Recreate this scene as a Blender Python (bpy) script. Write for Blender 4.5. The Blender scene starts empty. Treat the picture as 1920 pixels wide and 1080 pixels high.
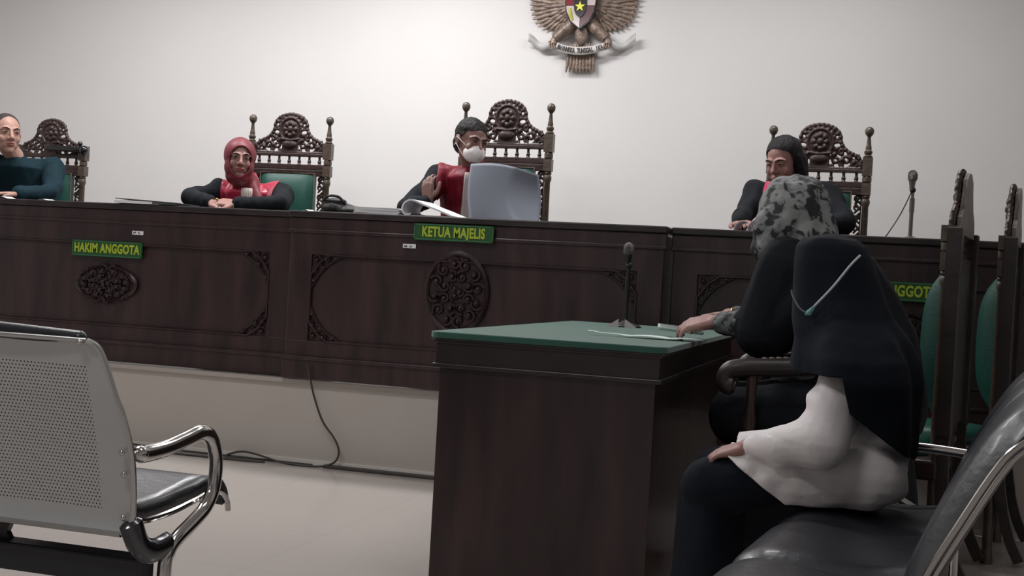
import bpy, bmesh, math, random
from mathutils import Vector, Matrix, noise
PI = math.pi
random.seed(4)
scn = bpy.context.scene
COL = scn.collection

# ------------------------------------------------------------------ camera
F, YAW, PITCH, ROLL, ZC = 2350.0, .2855, -.0081, .0569, .98
cam = bpy.data.cameras.new('camera'); cam.sensor_fit = 'HORIZONTAL'; cam.sensor_width = 36
cam.lens = F / 1920 * 36; cam.clip_start = .05; cam.clip_end = 60
cob = bpy.data.objects.new('camera', cam); COL.objects.link(cob)
_fw = Vector((-math.sin(YAW)*math.cos(PITCH), math.cos(YAW)*math.cos(PITCH), math.sin(PITCH)))
_r0 = Vector((math.cos(YAW), math.sin(YAW), 0)); _u0 = _r0.cross(_fw)
_r = math.cos(ROLL)*_r0 + math.sin(ROLL)*_u0; _u = -math.sin(ROLL)*_r0 + math.cos(ROLL)*_u0
cob.matrix_world = Matrix(((_r.x, _u.x, -_fw.x, 0), (_r.y, _u.y, -_fw.y, 0), (_r.z, _u.z, -_fw.z, ZC), (0, 0, 0, 1)))
scn.camera = cob
# ------------------------------------------------------------------ view, world
scn.view_settings.view_transform = 'Standard'; scn.view_settings.look = 'None'
scn.view_settings.gamma = 1; scn.view_settings.use_curve_mapping = False
scn.view_settings.exposure = 0.0
w = bpy.data.worlds.new('room_air'); scn.world = w; w.use_nodes = True
w.node_tree.nodes['Background'].inputs[0].default_value = (.75, .8, .9, 1)
w.node_tree.nodes['Background'].inputs[1].default_value = .3
# ceiling lamps: (x, y, width, depth, watts)
CEIL = 3.35
LAMPS = [(-4.5, 5.9, 1.2, .3, 40), (-2.75, 6.2, 1.2, .3, 54), (-.5, 6.1, 1.2, .3, 27),
         (-2.9, 3.4, 1.2, .3, 30), (-.3, 2.9, 1.2, .3, 7), (-1.7, .4, 1.2, .3, 24)]

# ------------------------------------------------------------------ materials
MATS = {}
def mat(name, col, rough=.5, metal=0, bump=0, bscale=40, var=0, vscale=8, stretch=(1, 1, 1), sheen=0, coat=0, spec=.5, emit=0, trans=0):
    if name in MATS: return MATS[name]
    m = bpy.data.materials.new(name); m.use_nodes = True; nt = m.node_tree; b = nt.nodes['Principled BSDF']
    b.inputs['Base Color'].default_value = (*col, 1); b.inputs['Roughness'].default_value = rough
    b.inputs['Metallic'].default_value = metal; b.inputs['Specular IOR Level'].default_value = spec
    if sheen: b.inputs['Sheen Weight'].default_value = sheen
    if coat: b.inputs['Coat Weight'].default_value = coat; b.inputs['Coat Roughness'].default_value = .12
    if emit: b.inputs['Emission Color'].default_value = (*col, 1); b.inputs['Emission Strength'].default_value = emit
    if bump or var:
        tc = nt.nodes.new('ShaderNodeTexCoord'); mp = nt.nodes.new('ShaderNodeMapping')
        mp.inputs['Scale'].default_value = stretch; nt.links.new(tc.outputs['Object'], mp.inputs[0])
    if var:
        n = nt.nodes.new('ShaderNodeTexNoise'); n.inputs['Scale'].default_value = vscale; n.inputs['Detail'].default_value = 4
        nt.links.new(mp.outputs[0], n.inputs['Vector'])
        r = nt.nodes.new('ShaderNodeValToRGB'); r.color_ramp.elements[0].position = .3; r.color_ramp.elements[1].position = .7
        r.color_ramp.elements[0].color = (*[c*(1-var) for c in col], 1); r.color_ramp.elements[1].color = (*[min(1, c*(1+var)) for c in col], 1)
        nt.links.new(n.outputs['Fac'], r.inputs[0]); nt.links.new(r.outputs[0], b.inputs['Base Color'])
    if bump:
        n2 = nt.nodes.new('ShaderNodeTexNoise'); n2.inputs['Scale'].default_value = bscale; n2.inputs['Detail'].default_value = 3
        nt.links.new(mp.outputs[0], n2.inputs['Vector']); bp = nt.nodes.new('ShaderNodeBump')
        bp.inputs['Strength'].default_value = bump; bp.inputs['Distance'].default_value = .01
        nt.links.new(n2.outputs['Fac'], bp.inputs['Height']); nt.links.new(bp.outputs[0], b.inputs['Normal'])
    MATS[name] = m; return m
WALL = mat('wall_paint', (.735, .72, .712), .75, bump=.04, bscale=120, var=.015, vscale=2)
WOOD = mat('mahogany', (.033, .0150, .0165), .38, bump=.12, bscale=14, var=.5, vscale=5, stretch=(3, 3, .5), coat=.15)
WOODD = mat('dark_mahogany', (.024, .0155, .017), .42, bump=.15, bscale=30, var=.4, vscale=9, coat=.1)
CARV = mat('carved_walnut', (.034, .017, .015), .42, bump=.2, bscale=60, var=.4, vscale=25, coat=.06)
CARVD = mat('carved_mahogany', (.028, .0135, .015), .38, bump=.2, bscale=60, var=.3, vscale=25)
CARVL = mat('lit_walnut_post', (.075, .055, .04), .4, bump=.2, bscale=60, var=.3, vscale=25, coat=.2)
GREEN = mat('green_vinyl', (.004, .060, .043), .45, bump=.1, bscale=90)
CLOTH = mat('green_tablecloth', (.014, .095, .066), .75, bump=.2, bscale=200, sheen=.4, var=.08, vscale=6)
BLACK = mat('black_robe_cloth', (.0095, .0115, .015), .85, bump=.25, bscale=30, spec=.2)
NAVY = mat('black_headscarf_cloth', (.0095, .012, .018), .9, bump=.25, bscale=20, spec=.15)
NAVY2 = mat('navy_robe_cloth', (.005, .022, .032), .8, bump=.25, bscale=25, spec=.2)
TEAL = mat('teal_cloth', (.005, .045, .06), .6, bump=.3, bscale=25)
SATIN = mat('red_satin', (.42, .010, .045), .34, bump=.5, bscale=14, sheen=.3)
SATIND = mat('dark_red_satin', (.19, .006, .020), .5, bump=.6, bscale=14, spec=.35)
BIB = mat('white_bib_cloth', (.62, .55, .53), .7, bump=.8, bscale=60, stretch=(2.5, 1, .2))
MAROON = mat('maroon_scarf_cloth', (.17, .018, .030), .5, bump=.3, bscale=14, sheen=.05)
SKIN = mat('skin', (.34, .175, .15), .5, bump=.08, bscale=90, var=.08, vscale=12)
SKINL = mat('pale_skin', (.42, .24, .19), .5, bump=.08, bscale=90, var=.08, vscale=12)
SKIND = mat('tan_skin', (.20, .105, .085), .5, bump=.08, bscale=90, var=.08, vscale=12)
LIPS = mat('lips', (.25, .07, .06), .4)
LIPSR = mat('red_lips', (.32, .045, .05), .35)
HAIR = mat('black_hair', (.009, .007, .007), .6, bump=.6, bscale=40, stretch=(3, 3, .4), spec=.25)
EYEW = mat('eye_white', (.22, .19, .18), .4)
EYEB = mat('dark_iris', (.01, .006, .005), .2)
PAPER = mat('white_paper', (.85, .85, .87), .8, var=.03, vscale=5)
PAPERG = mat('grey_printed_sheet', (.24, .26, .315), .8, var=.04, vscale=3)
MASKM = mat('white_mask_cloth', (.74, .70, .69), .75, bump=.1, bscale=80)
CHROME = mat('chrome', (.62, .60, .58), .12, 1)
STEEL = mat('brushed_steel', (.52, .52, .50), .38, .7)
VINYL = mat('black_vinyl', (.016, .018, .024), .36, bump=.12, bscale=50, coat=.12)
PLAST = mat('black_plastic', (.015, .015, .016), .35)
MICM = mat('dull_metal', (.20, .19, .17), .35, .8)
GOLDM = mat('emblem_bronze', (.235, .175, .14), .42, .25, bump=.5, bscale=50, var=.25, vscale=20)
BLOUSE = mat('white_blouse_cloth', (.80, .76, .765), .7, bump=.15, bscale=60)
SIGNG = mat('sign_green', (.018, .088, .022), .5)
SIGNB = mat('sign_border_green', (.04, .17, .075), .5)
LETY = mat('yellow_lettering', (.42, .54, .04), .5)
TILE = None

def floor_mat():
    m = bpy.data.materials.new('cream_floor_tile'); m.use_nodes = True; nt = m.node_tree; b = nt.nodes['Principled BSDF']
    tc = nt.nodes.new('ShaderNodeTexCoord'); mp = nt.nodes.new('ShaderNodeMapping'); nt.links.new(tc.outputs['Object'], mp.inputs[0])
    mp.inputs['Location'].default_value = (.1, -.02, 0)
    br = nt.nodes.new('ShaderNodeTexBrick'); br.offset = 0; br.inputs['Scale'].default_value = 1
    br.inputs['Brick Width'].default_value = .6; br.inputs['Row Height'].default_value = .6; br.inputs['Mortar Size'].default_value = .0018
    br.inputs['Color1'].default_value = (.50, .455, .425, 1); br.inputs['Color2'].default_value = (.49, .447, .417, 1); br.inputs['Mortar'].default_value = (.42, .385, .36, 1)
    nt.links.new(mp.outputs[0], br.inputs['Vector']); nt.links.new(br.outputs['Color'], b.inputs['Base Color'])
    b.inputs['Roughness'].default_value = .16; b.inputs['Specular IOR Level'].default_value = .6
    return m
TILE = floor_mat()
RISER = mat('cream_riser_tile', (.50, .46, .42), .35, var=.03, vscale=3)

def perf_mat():
    m = bpy.data.materials.new('perforated_steel'); m.use_nodes = True; nt = m.node_tree; b = nt.nodes['Principled BSDF']
    b.inputs['Base Color'].default_value = (.56, .575, .575, 1); b.inputs['Metallic'].default_value = .3; b.inputs['Roughness'].default_value = .42
    uv = nt.nodes.new('ShaderNodeUVMap'); sx = nt.nodes.new('ShaderNodeSeparateXYZ'); nt.links.new(uv.outputs[0], sx.inputs[0])
    def M(op, a, c=None):
        n = nt.nodes.new('ShaderNodeMath'); n.operation = op
        for i, v in enumerate((a, c)):
            if v is None: continue
            if isinstance(v, (int, float)): n.inputs[i].default_value = v
            else: nt.links.new(v, n.inputs[i])
        return n.outputs[0]
    P_ = .0088
    row = M('DIVIDE', sx.outputs[1], P_*.866); rf = M('FLOOR', row)
    half = M('MULTIPLY', M('MODULO', rf, 2.0), .5)
    col = M('ADD', M('DIVIDE', sx.outputs[0], P_), half)
    dx = M('SUBTRACT', M('FRACT', col), .5); dy = M('MULTIPLY', M('SUBTRACT', M('FRACT', row), .5), .866)
    d = M('SQRT', M('ADD', M('MULTIPLY', dx, dx), M('MULTIPLY', dy, dy)))
    hole = M('LESS_THAN', d, .185)
    inx = M('MULTIPLY', M('GREATER_THAN', sx.outputs[0], .075), M('MULTIPLY', M('GREATER_THAN', sx.outputs[1], .03), M('LESS_THAN', sx.outputs[1], .335)))
    h = M('MULTIPLY', hole, inx); al = M('SUBTRACT', 1.0, h)
    nt.links.new(al, b.inputs['Alpha'])
    return m
PERF = perf_mat()

def floral_mat(name, light, dark, scale=11):
    m = bpy.data.materials.new(name); m.use_nodes = True; nt = m.node_tree; b = nt.nodes['Principled BSDF']
    b.inputs['Roughness'].default_value = .7
    tc = nt.nodes.new('ShaderNodeTexCoord')
    n = nt.nodes.new('ShaderNodeTexNoise'); n.inputs['Scale'].default_value = scale; n.inputs['Detail'].default_value = 3; n.inputs['Distortion'].default_value = 1.2
    v = nt.nodes.new('ShaderNodeTexVoronoi'); v.inputs['Scale'].default_value = scale*.9; v.feature = 'SMOOTH_F1'
    nt.links.new(tc.outputs['Object'], n.inputs['Vector']); nt.links.new(tc.outputs['Object'], v.inputs['Vector'])
    a = nt.nodes.new('ShaderNodeMath'); a.operation = 'MULTIPLY_ADD'; nt.links.new(v.outputs['Distance'], a.inputs[0]); a.inputs[1].default_value = -.35
    nt.links.new(n.outputs['Fac'], a.inputs[2])
    r = nt.nodes.new('ShaderNodeValToRGB'); e = r.color_ramp.elements
    e[0].position = .30; e[0].color = (*light, 1); e[1].position = .435; e[1].color = (*dark, 1)
    x = e.new(.365); x.color = (*[c*.62 for c in light], 1); x = e.new(.40); x.color = (*[c*1.5 for c in dark], 1)
    nt.links.new(a.outputs[0], r.inputs[0]); nt.links.new(r.outputs[0], b.inputs['Base Color'])
    return m
FLORAL = floral_mat('floral_scarf_cloth', (.24, .25, .25), (.018, .018, .022), 21)

# ------------------------------------------------------------------ mesh helpers
class MB:
    def __init__(s): s.v = []; s.f = []
    def add(s, vs, fs):
        o = len(s.v); s.v += [Vector(a) for a in vs]; s.f += [tuple(i+o for i in f) for f in fs]; return s
    def box(s, c, d, rot=None, rz=0):
        hx, hy, hz = d[0]/2, d[1]/2, d[2]/2
        vs = [Vector((x, y, z)) for z in (-hz, hz) for y in (-hy, hy) for x in (-hx, hx)]
        M = rot if rot else Matrix.Rotation(rz, 3, 'Z')
        return s.add([M @ v + Vector(c) for v in vs], [(0, 2, 3, 1), (4, 5, 7, 6), (0, 1, 5, 4), (2, 6, 7, 3), (0, 4, 6, 2), (1, 3, 7, 5)])
    def bb(s, a, b): # box from corners
        return s.box([(a[i]+b[i])/2 for i in range(3)], [abs(b[i]-a[i]) for i in range(3)])
    def ball(s, c, r, seg=16, rings=10, rot=None):
        if isinstance(r, (int, float)): r = (r, r, r)
        vs = []; fs = []
        for i in range(rings+1):
            t = PI*i/rings
            for j in range(seg):
                a = 2*PI*j/seg
                v = Vector((r[0]*math.sin(t)*math.cos(a), r[1]*math.sin(t)*math.sin(a), r[2]*math.cos(t)))
                if rot: v = rot @ v
                vs.append(v+Vector(c))
        for i in range(rings):
            for j in range(seg):
                k = (j+1) % seg
                fs.append((i*seg+j, (i+1)*seg+j, (i+1)*seg+k, i*seg+k))
        return s.add(vs, fs)
    def tube(s, pts, r, seg=8, cap=True, flat=None, up=None):
        pts = [Vector(p) for p in pts]; n = len(pts)
        rs = r if isinstance(r, (list, tuple)) else [r]*n
        vs = []; fs = []; prev = None
        for i, p in enumerate(pts):
            t = (pts[min(i+1, n-1)] - pts[max(i-1, 0)])
            if t.length < 1e-9: t = Vector((0, 0, 1))
            t.normalize()
            if up is not None: a = Vector(up)
            elif prev is None: a = Vector((0, 0, 1)) if abs(t.z) < .9 else Vector((1, 0, 0))
            else: a = prev
            a = (a - t*a.dot(t))
            if a.length < 1e-6: a = t.orthogonal()
            a.normalize(); b = t.cross(a); prev = a
            for j in range(seg):
                q = 2*PI*j/seg + (PI/4 if seg == 4 else 0)
                fa = flat if flat else 1
                vs.append(p + (a*math.cos(q)*fa + b*math.sin(q))*rs[i])
        for i in range(n-1):
            for j in range(seg):
                k = (j+1) % seg; fs.append((i*seg+j, i*seg+k, (i+1)*seg+k, (i+1)*seg+j))
        if cap: fs.append(tuple(range(seg))[::-1]); fs.append(tuple((n-1)*seg+j for j in range(seg)))
        return s.add(vs, fs)
    def caps(s, pts, rs, seg=12):  # chain of spheres + cones, for remeshing
        pts = [Vector(p) for p in pts]
        if isinstance(rs, (int, float)): rs = [rs]*len(pts)
        for p, r in zip(pts, rs): s.ball(p, r, seg, 8)
        for i in range(len(pts)-1):
            if (pts[i]-pts[i+1]).length > 1e-5: s.tube([pts[i], pts[i+1]], [rs[i], rs[i+1]], seg)
        return s
    def loft(s, rings, seg=24, cap=True):  # rings: (center, rx, ry) in xy plane at z ; optional rot matrix
        vs = []; fs = []
        for R in rings:
            c, rx, ry = Vector(R[0]), R[1], R[2]; M = R[3] if len(R) > 3 else None
            for j in range(seg):
                a = 2*PI*j/seg; v = Vector((rx*math.cos(a), ry*math.sin(a), 0))
                if M: v = M @ v
                vs.append(c+v)
        n = len(rings)
        for i in range(n-1):
            for j in range(seg):
                k = (j+1) % seg; fs.append((i*seg+j, i*seg+k, (i+1)*seg+k, (i+1)*seg+j))
        if cap: fs.append(tuple(range(seg))[::-1]); fs.append(tuple((n-1)*seg+j for j in range(seg)))
        return s.add(vs, fs)
    def lathe(s, prof, c=(0, 0, 0), seg=16, axis='z', rot=None):
        vs = []; fs = []
        for (r, h) in prof:
            for j in range(seg):
                a = 2*PI*j/seg
                v = Vector((r*math.cos(a), r*math.sin(a), h))
                if axis == 'y': v = Vector((v.x, v.z, v.y))
                if rot: v = rot @ v
                vs.append(v+Vector(c))
        n = len(prof)
        for i in range(n-1):
            for j in range(seg):
                k = (j+1) % seg; fs.append((i*seg+j, i*seg+k, (i+1)*seg+k, (i+1)*seg+j))
        fs.append(tuple(range(seg))[::-1]); fs.append(tuple((n-1)*seg+j for j in range(seg)))
        return s.add(vs, fs)
    def prism(s, poly, y0, y1):  # polygon in xz, thickness along y
        n = len(poly)
        vs = [(x, y0, z) for x, z in poly] + [(x, y1, z) for x, z in poly]
        fs = [tuple(range(n)), tuple(range(2*n-1, n-1, -1))] + [(i, i+n, (i+1) % n+n, (i+1) % n) for i in range(n)]
        return s.add(vs, fs)
    def grid(s, pts):  # 2d list
        n, m = len(pts), len(pts[0])
        return s.add([p for r in pts for p in r], [(i*m+j, i*m+j+1, (i+1)*m+j+1, (i+1)*m+j) for i in range(n-1) for j in range(m-1)])
    def xf(s, M):
        s.v = [M @ v for v in s.v]; return s
    def mesh(s, name):
        me = bpy.data.meshes.new(name); me.from_pydata([tuple(v) for v in s.v], [], s.f)
        b = bmesh.new(); b.from_mesh(me); bmesh.ops.recalc_face_normals(b, faces=b.faces); b.to_mesh(me); b.free()
        return me

def baked(me, mods):
    o = bpy.data.objects.new('tmp', me); COL.objects.link(o)
    for t, kw in mods:
        m = o.modifiers.new(t, t)
        for k, v in kw.items(): setattr(m, k, v)
    dg = bpy.context.evaluated_depsgraph_get(); dg.update()
    r = bpy.data.meshes.new_from_object(o.evaluated_get(dg)); bpy.data.objects.remove(o); return r
def rem(mb, vox=.006, smooth=2, fac=.5):
    me = mb.mesh('m')
    return baked(me, [('REMESH', dict(mode='VOXEL', voxel_size=vox)), ('SMOOTH', dict(factor=fac, iterations=smooth))])
def obj(name, me, m, parent=None, smooth=True, bevel=0, solid=0, ang=None, subsurf=0):
    if isinstance(me, MB): me = me.mesh(name)
    me.name = name
    if not me.materials: me.materials.append(m)
    if smooth:
        for p in me.polygons: p.use_smooth = True
        if ang is None: ang = 40
        try: me.set_sharp_from_angle(angle=math.radians(ang))
        except Exception: pass
    o = bpy.data.objects.new(name, me); COL.objects.link(o)
    if solid:
        sm = o.modifiers.new('s', 'SOLIDIFY'); sm.thickness = solid; sm.offset = 0
    if subsurf:
        sm = o.modifiers.new('ss', 'SUBSURF'); sm.levels = subsurf; sm.render_levels = subsurf
    if bevel:
        bm_ = o.modifiers.new('b', 'BEVEL'); bm_.width = bevel; bm_.segments = 2; bm_.limit_method = 'ANGLE'
    if parent: o.parent = parent
    return o
def tag(o, label=None, cat=None, group=None, kind=None):
    for k, v in (('label', label), ('category', cat), ('group', group), ('kind', kind)):
        if v: o[k] = v
    return o
def thing(name, label, cat, loc=(0, 0, 0), rz=0, group=None, scale=None):
    o = bpy.data.objects.new(name, None); COL.objects.link(o); o.empty_display_size = .1
    o.location = loc; o.rotation_euler = (0, 0, rz)
    if scale: o.scale = scale
    return tag(o, label, cat, group)
def struct(name, mb, m, **k): return tag(obj(name, mb, m, **k), kind='structure')
def copy_tree(o, parent=None):
    c = o.copy(); COL.objects.link(c); c.parent = parent
    for ch in list(o.children): copy_tree(ch, c)
    return c
def text_mb(s, size, depth=.002, sx=1.0, bold=0.0, spacing=1.0):
    cu = bpy.data.curves.new('t', 'FONT'); cu.body = s; cu.size = size; cu.extrude = depth/2; cu.offset = bold; cu.resolution_u = 3
    cu.align_x = 'CENTER'; cu.align_y = 'CENTER'; cu.space_character = spacing
    o = bpy.data.objects.new('t', cu); COL.objects.link(o)
    dg = bpy.context.evaluated_depsgraph_get(); dg.update()
    me = bpy.data.meshes.new_from_object(o.evaluated_get(dg)); bpy.data.objects.remove(o)
    mb = MB(); mb.v = [Vector((v.co.x*sx, -v.co.z, v.co.y)) for v in me.vertices]; mb.f = [tuple(p.vertices) for p in me.polygons]
    return mb
def spiral(c, r0, turns, a0, sgn=1, n=22, r1=.15):
    return [(c[0]+r0*(1-(1-r1)*i/(n-1))*math.cos(a0+sgn*turns*2*PI*i/(n-1)), c[1], c[2]+r0*(1-(1-r1)*i/(n-1))*math.sin(a0+sgn*turns*2*PI*i/(n-1))) for i in range(n)]
def smoothpath(pts, n=8):
    pts = [Vector(p) for p in pts]; out = []
    for i in range(len(pts)-1):
        p0 = pts[max(i-1, 0)]; p1 = pts[i]; p2 = pts[i+1]; p3 = pts[min(i+2, len(pts)-1)]
        for k in range(n):
            t = k/n
            out.append(.5*((2*p1)+(p2-p0)*t+(2*p0-5*p1+4*p2-p3)*t*t+(-p0+3*p1-3*p2+p3)*t**3))
    out.append(pts[-1]); return out

# ------------------------------------------------------------------ room
X0, X1, Y0, Y1 = -6.6, 2.6, -2.5, 7.6
PZ = .42   # platform height
struct('floor', MB().bb((X0, Y0, -.1), (X1, 5.66, 0)), TILE, smooth=False)
struct('wall_back', MB().bb((X0, Y1, 0), (X1, Y1+.15, CEIL)), WALL, smooth=False)
struct('wall_left', MB().bb((X0-.15, Y0, 0), (X0, Y1, CEIL)), WALL, smooth=False)
struct('wall_right', MB().bb((X1, Y0, 0), (X1+.15, Y1, CEIL)), WALL, smooth=False)
struct('wall_front', MB().bb((X0, Y0-.15, 0), (X1, Y0, CEIL)), WALL, smooth=False)
struct('ceiling', MB().bb((X0, Y0, CEIL), (X1, Y1, CEIL+.1)), WALL, smooth=False)
plat = tag(obj('judges_platform', MB().bb((X0, 5.665, 0), (X1, Y1, PZ)), RISER, smooth=False), kind='structure'); plat.name = 'trim_1'
struct('baseboard_back', MB().bb((X0, 5.65, 0.004), (X1, 5.665, .028)), mat('pale_baseboard', (.74, .70, .66), .4), smooth=False)
struct('trim_2', MB().bb((X0, 5.645, PZ-.02), (X1, 5.668, PZ)), mat('platform_nosing_tile', (.42, .38, .35), .4), smooth=False)

for k, (x, y, wx, wy, e) in enumerate(LAMPS):
    t = thing('ceiling_light', 'recessed fluorescent ceiling light panel above the courtroom, out of the picture', 'ceiling light', (x, y, CEIL-.002), group='ceiling lights')
    obj('frame', MB().box((0, 0, -.012), (wx+.06, wy+.06, .024)), STEEL, t, smooth=False)
    obj('diffuser', MB().box((0, 0, -.027), (wx, wy, .006)), mat('lamp_diffuser', (1, 1, 1), .5, emit=2.0), t, smooth=False)
    l = bpy.data.lights.new('lamp_light', 'AREA'); l.shape = 'RECTANGLE'; l.size = wx; l.size_y = wy; l.energy = e; l.color = (1, .985, .99)
    lo = bpy.data.objects.new('lamp_light', l); COL.objects.link(lo); lo.parent = t; lo.location = (0, 0, -.035)

# ------------------------------------------------------------------ judges' desk
def relief_corner(c, s, sx, sz):  # carved leaf cluster in a panel corner
    mb = MB()
    def P(x, z): return (c[0]+sx*x*s, c[1], c[2]+sz*z*s)
    for (x, z, r, a, sg) in ((.05, .05, .05, 0, 1), (.15, .04, .04, 2, -1), (.04, .15, .04, 1, 1), (.25, .03, .028, 0, 1), (.03, .25, .028, 3, -1), (.12, .12, .035, 2, 1)):
        mb.tube(spiral(P(x, z), r*s, 1.1, a, sg, 12), .009*s, 6)
        mb.ball(P(x, z), (.018*s, .012, .018*s), 8, 6)
    mb.tube(smoothpath([P(.0, .33), P(.06, .22), P(.13, .13), P(.22, .06), P(.33, 0)]), .01*s, 6)
    return mb
def desk_section(x0, x1, yf, label, medallion):
    t = thing('judges_desk', label, 'desk', ((x0+x1)/2, yf, PZ), group=None)
    hw = (x1-x0)/2; D = .55
    def B(mb): return mb
    # z is relative to the platform
    obj('desk_body', MB().bb((-hw+.01, .02, .008), (hw-.01, .04, .79)).bb((-hw+.01, .04, .008), (-hw+.04, D, .79)).bb((hw-.04, .04, .008), (hw-.01, D, .79)), WOOD, t, smooth=False)
    obj('desktop', MB().bb((-hw, -.01, .80), (hw, D, .832)), WOODD, t, smooth=False, bevel=.006)
    obj('frieze', MB().bb((-hw+.002, .004, .735), (hw-.002, .03, .80)).bb((-hw, -.004, .725), (hw, .022, .742)), WOOD, t, smooth=False, bevel=.004)
    obj('plinth', MB().bb((-hw, -.003, .006), (hw, .03, .105)).bb((-hw, -.014, .1), (hw, .03, .118)), WOOD, t, smooth=False, bevel=.004)
    fr = MB()
    fr.bb((-hw+.01, .006, .62), (hw-.01, .03, .73)); fr.bb((-hw+.01, .006, .11), (hw-.01, .03, .195))
    fr.bb((-hw+.01, .006, .19), (-hw+.13, .03, .63)); fr.bb((hw-.13, .006, .19), (hw-.01, .03, .63))
    obj('panel_frame', fr, WOOD, t, smooth=False, bevel=.005)
    be = MB()
    ix, iz0, iz1 = hw-.13, .195, .62; c = .10
    path = [(-ix+c, iz0), (ix-c, iz0), (ix-c*.5, iz0+c*.35), (ix, iz0+c), (ix, iz1-c), (ix-c*.5, iz1-c*.35), (ix-c, iz1), (-ix+c, iz1), (-ix+c*.5, iz1-c*.35), (-ix, iz1-c), (-ix, iz0+c), (-ix+c*.5, iz0+c*.35), (-ix+c, iz0)]
    be.tube([(x, .006, z) for x, z in path], .007, 6)
    obj('bead_moulding', be, WOOD, t)
    for sx, sz in ((1, 1), (-1, 1), (1, -1), (-1, -1)):
        cc = (sx*-1*ix, .010, iz0 if sz > 0 else iz1)
        obj('corner_carving', relief_corner(cc, .52, sx, sz), CARVD, t)
    md = MB()
    if medallion:
        mx, mz, rx, rz = medallion
        md.lathe([(1, .018), (1, .002), (.93, -.006), (.86, .002), (.84, .008), (0, .008)], (0, 0, 0), 48, 'y')
        md.xf(Matrix.Diagonal((rx, 1, rz, 1)))
        for ring, n, rr in ((.68, 12, .2), (.40, 8, .2), (.1, 3, .14)):
            for i in range(n):
                a = 2*PI*i/n + ring
                md.tube(spiral((ring*rx*math.cos(a), .002, ring*rz*math.sin(a)), rr*rx, 1.2, a, 1 if i % 2 else -1, 12), .009, 6)
                md.ball((ring*rx*math.cos(a), -.002, ring*rz*math.sin(a)), (.012, .012, .014), 8, 6)
        md.xf(Matrix.Translation((mx, 0, mz)))
        obj('medallion', md, CARVD, t)
    return t
desk_section(-2.815, -.935, 5.625, 'central dark mahogany section of the judges\' desk with oval carved medallion', ((-1.925+1.875), .475, .16, .20))
desk_section(-4.95, -2.822, 5.70, 'left-hand mahogany section of the judges\' desk, behind the metal bench', ((-3.893+3.886), .41, .19, .095))
desk_section(-.928, 1.20, 5.70, 'right-hand mahogany section of the judges\' desk behind the tall chairs', (-.05, .41, .19, .095))

def sign(xc, y, zc_, w_, h_, txt, label, size, sx, group):
    t = thing('name_sign', label, 'sign', (xc, y, zc_), group=group)
    obj('sign_plate', MB().box((0, 0, 0), (w_, .008, h_)), SIGNG, t, smooth=False)
    b = MB(); q = .0035
    for zz in (h_/2-q-.002, -h_/2+q+.002): b.box((0, -.005, zz), (w_-.004, .003, q*1.6))
    for xx in (w_/2-q-.002, -w_/2+q+.002): b.box((xx, -.005, 0), (q*1.6, .003, h_-.004))
    obj('sign_border', b, SIGNB, t, smooth=False)
    obj('lettering', text_mb(txt, size, .002, sx, .0023, 1.04).xf(Matrix.Translation((0, -.0055, 0))), LETY, t, smooth=False)
sign(-1.949, 5.609, 1.175, .40, .080, 'KETUA MAJELIS', 'green sign with yellow letters KETUA MAJELIS on the desk top edge', .066, .68, None)
sign(-3.891, 5.698, 1.010, .422, .084, 'HAKIM ANGGOTA', 'green sign reading HAKIM ANGGOTA on the left desk section', .066, .69, None)
sign(.040, 5.698, 1.017, .422, .084, 'HAKIM ANGGOTA', 'green sign, partly hidden, with ANGGOT readable behind the seated women', .066, .69, None)
for (x, y, z, lb) in ((-2.175, 5.626, 1.104, 'small white sticker beside the KETUA MAJELIS sign'), (-3.713, 5.700, 1.102, 'small white sticker just above the left HAKIM ANGGOTA sign')):
    t = thing('inventory_sticker', lb, 'sticker', (x, y, z))
    obj('sticker_paper', MB().box((0, 0, 0), (.066, .003, .02)), PAPER, t, smooth=False)
    mk = MB()
    for q in (-.024, -.018, -.013, .004, .010): mk.box((q, -.002, random.uniform(-.003, .003)), (.004, .001, .008))
    obj('printed_marks', mk, PLAST, t, smooth=False)

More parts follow.
